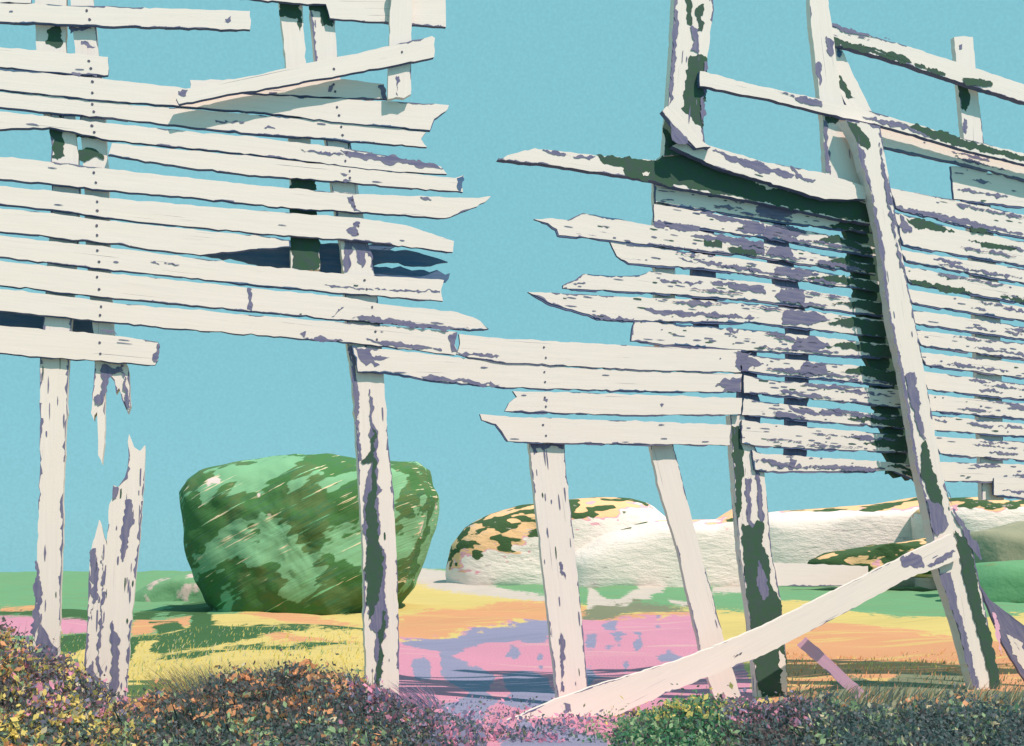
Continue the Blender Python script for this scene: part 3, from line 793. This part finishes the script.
n1 = k.noise(k.mapping(pos, (3.0, 1.2, 1)), 1, 6, rough=.65)
n2 = k.noise(k.mapping(k.mapping(pos, (1, 1, 1), (0, 0, .6)), (.25, 2.6, 1)), 1, 5, rough=.6)
nf = k.noise(k.mapping(pos, (30, 12, 1)), 1, 5, rough=.7)
col = k.mix(k.step(n2, .54, .1), (0.125, 0.31, 0.155), (0.155, 0.265, 0.125))
streak = k.noise(k.mapping(pos, (.35, 3.0, 1), (0, 0, .12)), 1, 4)
n4 = k.noise(k.mapping(pos, (.22, .05, 1)), 1, 5, rough=.7)
GS = .86
for nm, colr, am, polys in ZONES:
    colr = tuple(x * GS for x in colr)
    v = k.math('ADD', k.attr('zone_' + nm), k.math('MULTIPLY', k.math('SUBTRACT', n1, .5), am * 7))
    v = k.math('ADD', v, k.math('MULTIPLY', k.math('SUBTRACT', nf, .5), am * 3.0))
    v = k.math('ADD', v, k.math('MULTIPLY', k.math('SUBTRACT', n4, .5), am * (6.0 if nm in ('cream', 'olive', 'darkgreen', 'pink') else 2.5)))
    if nm == 'orange':
        alt = k.mix(k.step(streak, .60, .03), colr, (0.57, 0.39, 0.15))
    elif nm == 'pink':
        alt = k.mix(k.step(streak, .62, .03), colr, (0.55, 0.32, 0.35))
    else:
        alt = k.mix(k.step(streak, .58, .1), colr, tuple(x * .88 for x in colr))
    col = k.mix(k.step(v, 0, .35), col, alt)
col = k.mix(k.math('MULTIPLY', k.step(nf, .62, .1), .22), col, (0.25, 0.26, 0.2))
k.bump(nf, .6, .03)
me.materials.append(k.done(col))
g = bpy.data.objects.new('ground', me); COL.objects.link(g); g['kind'] = 'structure'

# ================================================================== ROCKS
def rock(name, label, outline, d, depth, mat, cx=None, cy=None, power=.62, rough=.05, seg=96, rings=48):
    O = [((x - 512) / F * d, CAMH + (HOR - y) / F * d) for x, y in outline]
    c = (np.mean([p[0] for p in O]), np.mean([p[1] for p in O]))
    if cx is not None: c = ((cx - 512) / F * d, CAMH + (HOR - cy) / F * d)
    ang = np.array([math.atan2(p[1] - c[1], p[0] - c[0]) for p in O])
    # dense outline
    Pd = []
    for i in range(len(O)):
        a, b = np.array(O[i]), np.array(O[(i + 1) % len(O)])
        for t in np.linspace(0, 1, 12, endpoint=False): Pd.append(a + (b - a) * t)
    Pd = np.array(Pd) - np.array(c)
    th = np.arctan2(Pd[:, 1], Pd[:, 0]); rr = np.hypot(Pd[:, 0], Pd[:, 1])
    o = np.argsort(th); th, rr = th[o], rr[o]
    th = np.concatenate([th - 2 * np.pi, th, th + 2 * np.pi]); rr = np.tile(rr, 3)
    V = []; Fs = []
    rmean = float(np.median(rr)) * .8
    size = max(rr)
    org = Vector((c[0], d + depth * .3, 0))
    for i in range(rings + 1):
        u = 2 * i / rings - 1                      # -1 front pole, 0 rim, +1 back pole
        cp = 1 - abs(u) ** 1.6
        sy = math.copysign(math.sqrt(max(0, 1 - cp ** (2 / power))), u)
        for j in range(seg):
            t = 2 * math.pi * j / seg - math.pi
            wq = min(1, cp * 1.25) ** 1.5
            r = (float(np.interp(t, th, rr)) * wq + rmean * (1 - wq)) * cp
            p = Vector((math.cos(t) * r, sy * depth, math.sin(t) * r))
            q = p * (2.2 / size)
            dn = (mn.fractal(q + Vector((d, 3, c[0])), .9, 2.1, 5) + .8 * abs(mn.noise(q * 1.7 + Vector((9, d, 2))))) * rough * size
            nv = Vector((p.x, p.y * (size / depth), p.z)).normalized()
            p += nv * dn * (.35 + .65 * (1 - cp))
            V.append((p.x, p.y, p.z + c[1]))
    for i in range(rings):
        for j in range(seg):
            j2 = (j + 1) % seg
            Fs.append((i * seg + j, i * seg + j2, (i + 1) * seg + j2, (i + 1) * seg + j))
    m = bpy.data.meshes.new(name); m.from_pydata(V, [], Fs)
    for p in m.polygons: p.use_smooth = True
    m.materials.append(mat); m.update()
    ob = bpy.data.objects.new(name, m); COL.objects.link(ob); ob.location = org
    return tag(ob, label, 'rock')


def mat_boulder():
    k = NT('mossy_boulder', .95)
    pos = k.n('ShaderNodeTexCoord').outputs['Object']
    pos = k.mapping(pos, (.78, .78, .78))
    turned = k.mapping(pos, (1, 1, 1), (0, math.radians(27), 0))
    big = k.noise(k.mapping(turned, (.55, .5, 1.0)), 1, 3)
    strk = k.noise(k.mapping(turned, (.5, .6, 3.2)), 1, 4, rough=.6)
    fine = k.noise(k.mapping(turned, (.55, .9, 17)), 1, 4, rough=.6)
    n3 = k.noise(k.mapping(pos, (1, 1, 1)), 1.0, 4)
    n5 = k.noise(k.mapping(pos, (1.1, 1.1, 1.1), (1, 2, 3)), 1, 3)
    col = k.mix(k.step(n3, .5, .03), (0.058, 0.170, 0.055), (0.090, 0.165, 0.060))
    col = k.mix(k.step(k.noise(k.mapping(turned, (1, 1, 9)), 1.5, 4), .57, .03), col, (0.060, 0.160, 0.075))
    v = k.math('ADD', k.math('MULTIPLY', big, 1.0), k.math('MULTIPLY', strk, .30))
    mint = k.step(v, .682, .006)
    col = k.mix(mint, col, (0.185, 0.40, 0.225))
    v2 = k.math('ADD', k.math('MULTIPLY', n3, .30), fine)
    col = k.mix(k.step(v2, .80, .012), col, (0.19, 0.48, 0.26))
    v3 = k.math('ADD', k.math('MULTIPLY', n5, .55), fine)
    col = k.mix(k.step(v3, .955, .012), col, (0.74, 0.62, 0.42))
    v4 = k.math('ADD', n5, k.math('MULTIPLY', strk, .25))
    col = k.mix(k.step(v4, .825, .01), col, (0.75, 0.60, 0.57))
    k.bump(k.math('ADD', n3, k.math('MULTIPLY', fine, .5)), .5, .10)
    return k.done(col)


def mat_pale(name, sc, top, thr, low, side=0.0):
    k = NT(name, .95)
    tc = k.n('ShaderNodeTexCoord')
    pos = tc.outputs['Object']
    sep = k.n('ShaderNodeSeparateXYZ'); k.put(pos, sep.inputs[0])
    a = k.noise(k.mapping(pos, (sc, sc, sc * 2.0)), 1, 2)
    b = k.noise(k.mapping(pos, (sc * 1.0, sc, sc * 2.6)), 1.0, 2, rough=.4)
    hgt = k.math('MULTIPLY', k.math('SUBTRACT', sep.outputs['Z'], top), low)
    hgt = k.math('SUBTRACT', hgt, k.math('MULTIPLY', sep.outputs['X'], side))
    base = k.mix(k.step(b, .5, .2), (0.82, 0.715, 0.66), (0.78, 0.68, 0.625))
    v = k.math('ADD', a, hgt)
    col = k.mix(k.step(v, thr - .05, .008), base, (0.78, 0.38, 0.45))
    col = k.mix(k.step(k.math('ADD', v, k.math('MULTIPLY', k.math('SUBTRACT', b, .5), .25)), thr - .01, .008), col, (0.82, 0.50, 0.27))
    v4 = k.math('ADD', b, k.math('MULTIPLY', k.math('MINIMUM', hgt, .035), 1.0))
    col = k.mix(k.step(v4, thr + .03, .012), col, (0.05, 0.10, 0.04))
    r1 = k.noise(k.mapping(pos, (1.2, 1.2, 3.2)), 1, 7, rough=.68)
    col = k.mix(k.math('MULTIPLY', k.step(r1, .40, .03), .0), col, (0.5, 0.42, 0.4))
    crk = k.step(k.noise(k.mapping(pos, (.5, .5, 2.4), (0, .25, 0)), 1, 5, rough=.7), .36, .012)
    col = k.mix(k.math('SUBTRACT', 1.0, crk), col, (0.56, 0.46, 0.45))
    k.bump(k.math('ADD', k.math('MULTIPLY', b, .5), r1), .55, .22)
    return k.done(col)


rock('boulder', 'huge green mossy boulder on the yellow grass behind the dark-striped fence post',
     [(181, 492), (188, 479), (203, 468), (240, 460), (262, 457), (300, 451), (330, 452), (360, 457), (395, 460), (415, 459), (425, 466), (429, 482), (435, 492), (434, 505), (428, 530), (420, 558), (410, 588), (395, 606), (360, 640),
      (240, 640), (208, 605), (197, 585), (190, 565), (185, 545), (183, 520)], 32.0, 3.8, mat_boulder(), 305, 540, rough=.06, power=.42, seg=170, rings=90)
rock('rock_outcrop', 'rounded pale rock with dark and orange lichen on its hump, in the middle distance',
     [(444, 572), (450, 545), (465, 526), (490, 513), (520, 504), (560, 499), (600, 496), (630, 497), (652, 503), (666, 515), (690, 530), (700, 560), (695, 600), (448, 600)], 75, 5.5, mat_pale('lichen_rock', .6, 4.6, .50, .16, .05), 560, 560, rough=.02, power=.33)
rock('rock_outcrop', 'plain low white rock just behind the two slanting fence legs',
     [(560, 560), (600, 535), (650, 520), (700, 519), (722, 519), (732, 508), (750, 506), (775, 530), (790, 560), (790, 600), (556, 600)], 71, 4.0, mat_pale('white_rock', .5, 4.6, .62, .2), 680, 565, rough=.012, power=.33)
rock('rock_outcrop', 'long white rock with a thin dark green rim along its flat top',
     [(752, 516), (775, 511), (830, 507), (880, 503), (920, 496), (945, 493), (965, 510), (980, 545), (985, 600), (740, 600), (735, 550), (742, 520)], 70, 4.5, mat_pale('rimmed_rock', .5, 5.55, .52, .55), 850, 556, rough=.010, power=.33)
rock('rock_outcrop', 'dark green weed-covered low rock in front of the long white rock',
     [(808, 562), (830, 552), (870, 546), (910, 541), (940, 535), (962, 545), (965, 572), (940, 578), (860, 576), (812, 570)], 62, 1.6, mat_pale('weedy_rock', .9, 1.2, .42, .12), 885, 560, rough=.03, power=.4)
rock('rock_outcrop', 'white rock with a mossy crest beyond the thick leaning post, at the right edge',
     [(925, 510), (950, 497), (985, 496), (1010, 501), (1060, 496), (1120, 510), (1150, 560), (1150, 600), (930, 600)], 64, 4.0, mat_pale('crested_rock', .7, 5.3, .50, .45), 1035, 550, rough=.015, power=.33)


def mat_heath(name, a, b, th=.55):
    k = NT(name, .95)
    ps = k.n('ShaderNodeTexCoord').outputs['Object']
    nn = k.noise(ps, .9, 5)
    k.bump(nn, .6, .2)
    return k.done(k.mix(k.step(nn, th, .03), a, b))


hm = rock('heath_hummock', 'olive heath-covered hummock at the right edge below the mossy-crested rock',
          [(962, 560), (972, 532), (1000, 528), (1030, 520), (1090, 514), (1160, 530), (1180, 600), (960, 600)], 50, 3.0, mat_heath('olive_heath', (0.29, 0.29, 0.20), (0.35, 0.33, 0.23)), 1060, 560, rough=.02, power=.4)
hm['category'] = 'hummock'
hm = rock('grassy_hummock', 'low grey-green hummock with pinkish patches between the stump and the boulder',
          [(118, 615), (136, 592), (156, 579), (180, 573), (205, 571), (240, 576), (262, 600), (262, 618)], 44, 2.0, M_GREY, 190, 598, rough=.03, power=.4, seg=64, rings=40)
hm['category'] = 'hummock'
hm.data.materials[0] = mat_heath('pinkish_heath', (0.145, 0.30, 0.16), (0.55, 0.42, 0.39), .56)
hm = rock('grassy_hummock', 'bright green grassy hummock at the right edge below the olive one',
          [(955, 600), (968, 575), (985, 563), (1024, 560), (1100, 556), (1180, 575), (1200, 612), (950, 612)], 42, 2.5, mat_heath('green_turf', (0.125, 0.31, 0.155), (0.155, 0.265, 0.125)), 1070, 590, rough=.02, power=.4)
hm['category'] = 'hummock'

# ================================================================== SCRUB, GRASS
PROF = [(-400, 640), (0, 640), (40, 655), (75, 672), (100, 702), (130, 708), (165, 698), (200, 686), (240, 678), (280, 672), (320, 672), (350, 684), (375, 700), (400, 714), (430, 724), (460, 734), (500, 746), (560, 750), (620, 742), (650, 722),
        (680, 704), (720, 699), (760, 704), (800, 700), (850, 702), (900, 703), (950, 703), (980, 699), (1024, 702), (1500, 700)]
PRX = np.array([(p[0] - 512) / F * 6.2 for p in PROF]); PRH = np.array([CAMH - (p[1] - HOR) / F * 6.2 for p in PROF])


def scrub_h(X, D):
    px = 512 + X / 6.2 * F
    h = np.interp(X, PRX, PRH)
    dr = 6.2
    bump_ = np.where(D < dr, np.exp(-((D - dr) / 1.1) ** 2), np.exp(-((D - dr) / 1.05) ** 2))
    return h * bump_ * (1 + .09 * np.sin(X * 3.7 + D * 2.1) * np.sin(X * 1.3 - D + .6) + .08 * np.sin(X * 7.3 - D * 3) + .06 * np.sin(X * 13 + D * 5) + .06 * np.sin(X * 23 - D * 11)) - .03


def leaf_mat(name, c, v=.25):
    k = NT(name, .9)
    pos = k.n('ShaderNodeNewGeometry').outputs['Position']
    n = k.noise(pos, 40, 2)
    m = k.done(k.mix(n, tuple(x * (1 - v) for x in c), tuple(x * (1 + v) for x in c)))
    tr = k.n('ShaderNodeBsdfTranslucent')
    tr.inputs[0].default_value = tuple(min(1, x * 1.15) for x in c) + (1,)
    ms = k.n('ShaderNodeMixShader')
    ms.inputs[0].default_value = .4
    k.t.links.new(k.p.outputs[0], ms.inputs[1]); k.t.links.new(tr.outputs[0], ms.inputs[2])
    k.t.links.new(ms.outputs[0], k.t.nodes['Material Output'].inputs[0])
    return m


PAL = {
    'brown': (0.155, 0.125, 0.130), 'teal': (0.110, 0.175, 0.175), 'slate': (0.17, 0.20, 0.22), 'yellow': (0.80, 0.66, 0.22), 'peach': (0.78, 0.38, 0.20), 'pale': (0.33, 0.48, 0.27),
    'purple': (0.20, 0.17, 0.255), 'lilac': (0.27, 0.27, 0.41), 'pink': (0.76, 0.34, 0.48), 'green': (0.09, 0.27, 0.14), 'blue': (0.05, 0.10, 0.28), 'olive': (0.24, 0.27, 0.17), 'cream': (0.7, 0.62, 0.42),
}
PN = list(PAL); PMAT = [leaf_mat(n + '_sprig', c) for n, c in PAL.items()]


def lowf(X, Y, s):
    return (np.sin(X * s + 1.7) * np.sin(Y * s * 1.3 + .4) + np.sin(X * s * 2.3 + Y * s * 1.9) * .6 + np.sin(X * s * 4.1 - Y * s * 3.7 + 2) * .45) / 2.05


def choose(weights, n):
    w = np.array(list(weights.values()), float); w /= w.sum()
    ids = np.array([PN.index(k) for k in weights])
    return ids[rng.choice(len(ids), n, p=w)]


def leaves_mesh(name, P, size, ids, elong, up=.25):
    n = len(P)
    ax = rng.normal(size=(n, 3)); ax[:, 2] = np.abs(ax[:, 2]) + up; ax /= np.linalg.norm(ax, axis=1)[:, None]
    bx = np.cross(ax, rng.normal(size=(n, 3))); bx /= np.linalg.norm(bx, axis=1)[:, None]
    s = size[:, None]; L = ax * s * elong; Wd = bx * s
    v = np.stack([P - L * .5, P + Wd * .5, P + L * .5, P - Wd * .5], 1).reshape(-1, 3)
    m = bpy.data.meshes.new(name)
    m.vertices.add(len(v)); m.vertices.foreach_set('co', v.ravel())
    m.loops.add(4 * n); m.loops.foreach_set('vertex_index', np.arange(4 * n))
    m.polygons.add(n); m.polygons.foreach_set('loop_start', np.arange(0, 4 * n, 4))
    for q in PMAT: m.materials.append(q)
    m.polygons.foreach_set('material_index', ids.astype(np.int32))
    m.update()
    o = bpy.data.objects.new(name, m); COL.objects.link(o)
    return o


# the mass of the scrub
gx = np.arange(-7.5, 7.5, .06); gd = np.arange(3.6, 8.0, .08)
GD, GX = np.meshgrid(gd, gx, indexing='ij')
GZ = terrain_z(GX, GD) + np.where(scrub_h(GX, GD) > .02, scrub_h(GX, GD) * .80, -.15) + .02 * np.sin(GX * 31) * np.sin(GD * 27)
vv = np.stack([GX, GD, GZ], -1).reshape(-1, 3)
ii = np.arange(GX.size).reshape(GX.shape)
ff = np.stack([ii[:-1, :-1], ii[:-1, 1:], ii[1:, 1:], ii[1:, :-1]], -1).reshape(-1, 4)
m = bpy.data.meshes.new('scrub_bed'); m.from_pydata(vv.tolist(), [], ff.tolist())
k = NT('scrub_litter', .95)
ps = k.n('ShaderNodeNewGeometry').outputs['Position']
nn = k.noise(ps, 22, 5, rough=.7); n0 = k.noise(ps, 1.6, 3)
k.bump(nn, 1, .05)
m.materials.append(k.done(k.mix(k.step(nn, .5, .1), k.mix(k.step(n0, .5, .06), PAL['brown'], PAL['teal']), (0.12, 0.14, 0.15))))
sb = bpy.data.objects.new('undergrowth', m); COL.objects.link(sb); sb['kind'] = 'stuff'
sb['label'] = 'dark tangled undergrowth filling the foreground'; sb['category'] = 'undergrowth'

N, N2 = 200000, 26000
X = rng.uniform(-5.2, 5.2, N); Dp = 6.2 + rng.normal(0, .62, N)
# sparse low sprigs running out of the scrub to the feet of the posts
Da = 6.6 + rng.exponential(.9, N2); Xa = (rng.uniform(-30, 1060, N2) - 512) / F * Da
H = scrub_h(X, Dp)
ok = (H > .03) & (Dp > 4)
X, Dp, H = X[ok], Dp[ok], H[ok]
n = len(X)
Z = terrain_z(X, Dp) + H * (.74 + .30 * rng.random(n)) + rng.exponential(.020, n)
pa = 512 + Xa / Da * F
cl = .5 + .5 * lowf(Xa * 1.5, Da * 1.1, 4.0)
wd = WALL.o.y + .315 * (Xa + 3.69)
ka = (Da < wd + .5) & (rng.random(N2) < cl * np.clip(1.3 - (Da - 6.6) / 2.6, .08, 1)) & ~((pa > 110) & (pa < 230) & (Da > 7.2))
Xa, Da = Xa[ka], Da[ka]
X = np.concatenate([X, Xa]); Dp = np.concatenate([Dp, Da]); Z = np.concatenate([Z, terrain_z(Xa, Da) + rng.exponential(.022, len(Xa))])
n = len(X)
px = 512 + X / Dp * F + rng.normal(0, 16, n); py = HOR - (Z - CAMH) / Dp * F + rng.normal(0, 5, n)
lf = lowf(X, Z + Dp * .6, 3.0); lf2 = .25 * lowf(X + 7, Dp * .7 + Z * 2, 4) + .95 * lowf(X + 3 + .08 * np.sin(Z * 30), Dp * .12 + Z * 1.15 + .05 * np.sin(X * 23), 36)
ids = choose({'brown': 5, 'teal': 4, 'slate': 1.2}, n)
def region(mask, weights):
    q = np.where(mask)[0]
    if len(q): ids[q] = choose(weights, len(q))
region((px < 400) & (py > 712), {'teal': 4, 'slate': 1.0, 'brown': 2})
region((px < 130) & (lf2 > .02) & (py > 655), {'yellow': 6, 'brown': .5, 'pale': .9, 'cream': .8})
region((px < 130) & (lf2 > .12) & (lf > .15), {'peach': 2, 'yellow': 1, 'pale': 1.5})
region((px >= 120) & (px < 400) & (lf2 > .26), {'peach': 5, 'brown': .8, 'cream': .8, 'pale': .8})
region((px >= 120) & (px < 400) & (py > 715) & (lf2 > .30), {'pale': 3, 'teal': 1, 'peach': .6, 'slate': 1})
for c0, w in ((45, 20), (108, 20), (388, 30), (755, 40), (985, 35)):
    region((np.abs(px - c0) < w) & (py < 706) & (rng.random(n) < .6), {'purple': 3, 'lilac': .9, 'brown': 3, 'slate': 1.6})
    region((np.abs(px - c0) < w) & (py < 722) & (lf2 > .28), {'pink': 2.5, 'lilac': 2})
region((px >= 430) & (px < 610), {'purple': 1.2, 'lilac': 1.6, 'teal': 2.2, 'slate': 2, 'olive': .8})
region((px >= 430) & (px < 610) & (lf2 > .25), {'pink': 4, 'lilac': 1.5})
region((px >= 600) & (px < 725), {'green': 4, 'teal': 1.5, 'brown': 1.2})
region((px >= 600) & (px < 725) & (lf2 > .15) & (py < 724), {'yellow': 4.0, 'pale': 1.2})
region((px >= 600) & (px < 725) & (lf2 > .15) & (py >= 715), {'pale': 3, 'green': 1})
region((px >= 800), {'teal': 5, 'slate': 2.5, 'brown': .5})
region((px >= 800) & (lf2 > .40), {'olive': 3, 'cream': 1.0, 'pale': 1.6})
region((px >= 800) & (py < 700) & (lf2 > -.1), {'olive': 3, 'teal': 1.5, 'peach': 1.2, 'cream': .6})
region((px >= 730) & (px < 810) & (py < 722) & (lf2 > .2), {'pink': 3, 'lilac': 2, 'purple': 2})
size = np.where(rng.random(n) < .5, rng.uniform(.009, .016, n), rng.uniform(.014, .024, n))
fl_ = np.isin(ids, [PN.index(q) for q in ('yellow', 'peach', 'cream', 'pale', 'pink', 'lilac')])
size = np.where(fl_, size * 1.5, size)
o = leaves_mesh('heather_scrub', np.stack([X, Dp, Z], 1), size, ids, 1.7)
o['kind'] = 'stuff'; o['label'] = 'flowering heath scrub speckled yellow, peach and lilac'; o['category'] = 'scrub'

# grass blades on the meadow behind, coloured like the ground they grow from
def blades(name, n, pxr, dr, hts, weights_fn, label, lean):
    D_ = rng.uniform(dr[1] ** -1, dr[0] ** -1, n) ** -1
    P_ = rng.uniform(pxr[0], pxr[1], n)
    X_ = (P_ - 512) / F * D_
    py_ = HOR + 1100 / D_
    idb = weights_fn(P_, py_)
    keep = idb >= 0
    X_, D_, idb, P_ = X_[keep], D_[keep], idb[keep], P_[keep]
    q = len(X_)
    z0 = terrain_z(X_, D_) - .01
    h = rng.uniform(hts[0], hts[1], q)
    if name == 'heath_stalks': h = scrub_h(X_, D_) * rng.uniform(.9, 1.22, q)
    w = rng.uniform(.003, .008, q) * (D_ / 8) ** .6
    lx = rng.normal(lean, .25, q) * h; ly = rng.normal(0, .25, q) * h
    b = np.stack([X_, D_, z0], 1)
    t = b + np.stack([lx, ly, h], 1)
    mid = b + np.stack([lx * .35, ly * .35, h * .55], 1)
    wv = np.stack([w, np.zeros(q), np.zeros(q)], 1)
    v = np.stack([b - wv, b + wv, mid + wv * .7, t, mid - wv * .7], 1).reshape(-1, 3)
    m = bpy.data.meshes.new(name)
    m.vertices.add(len(v)); m.vertices.foreach_set('co', v.ravel())
    m.loops.add(5 * q); m.loops.foreach_set('vertex_index', np.arange(5 * q))
    m.polygons.add(q); m.polygons.foreach_set('loop_start', np.arange(0, 5 * q, 5))
    for z_ in PMAT: m.materials.append(z_)
    m.polygons.foreach_set('material_index', idb.astype(np.int32)); m.update()
    o = bpy.data.objects.new(name, m); COL.objects.link(o)
    o['kind'] = 'stuff'; o['label'] = label; o['category'] = 'grass'


def w_yellow(P, Y):
    i = choose({'yellow': 6, 'cream': 1.5, 'pale': 1}, len(P))
    i[(P > 395)] = -1
    return i
def w_tall(P, Y):
    i = choose({'brown': 2, 'teal': 1.6, 'pale': 1, 'yellow': 2.4, 'peach': .7}, len(P))
    return i
def w_orange(P, Y):
    i = choose({'peach': 5, 'yellow': 2, 'olive': .4}, len(P))
    i[(Y > 676)] = choose({'olive': 5, 'peach': 2}, int((Y > 676).sum()))
    return i
def w_pink(P, Y):
    return choose({'purple': 2, 'pink': 2.4, 'lilac': 2, 'blue': .6}, len(P))
def w_edge(P, Y):
    return choose({'olive': 4, 'teal': 2.5, 'peach': 1.2, 'cream': .8, 'brown': 1}, len(P))
def w_stalk(P, Y):
    i = choose({'brown': 4, 'teal': 4, 'slate': 2, 'pale': .8, 'olive': .8}, len(P))
    D_ = 1100 / (Y - HOR)
    i[scrub_h((P - 512) / F * D_, D_) < .16] = -1
    return i
blades('dry_grass', 2600, (55, 395), (8.6, 20), (.03, .09), w_yellow, 'dry yellow grass below the boulder', .3)
blades('tall_grass', 3800, (190, 376), (6.4, 7.4), (.24, .50), w_tall, 'tall mixed grass stalks leaning over in front of the yellow grass', -.5)
blades('dry_grass', 1400, (770, 1060), (9.4, 15), (.02, .07), w_orange, 'orange and olive grass under the fallen board', .3)
blades('dry_grass', 500, (392, 445), (6.8, 8.0), (.12, .30), w_pink, 'purple and pink tufts round the foot of the dark-striped post', -.8)
blades('heath_stalks', 9000, (-40, 420), (5.4, 6.9), (.30, .62), w_stalk, 'thin dark stalks rising through the heath scrub at left', -.25)
blades('heath_stalks', 5000, (600, 1080), (5.6, 7.4), (.12, .40), w_stalk, 'thin dark stalks rising through the heath scrub at right', -.2)
blades('tall_grass', 2600, (790, 1070), (6.5, 9.0), (.07, .20), w_edge, 'short olive and peach grass tufts at the back edge of the right-hand scrub', .5)
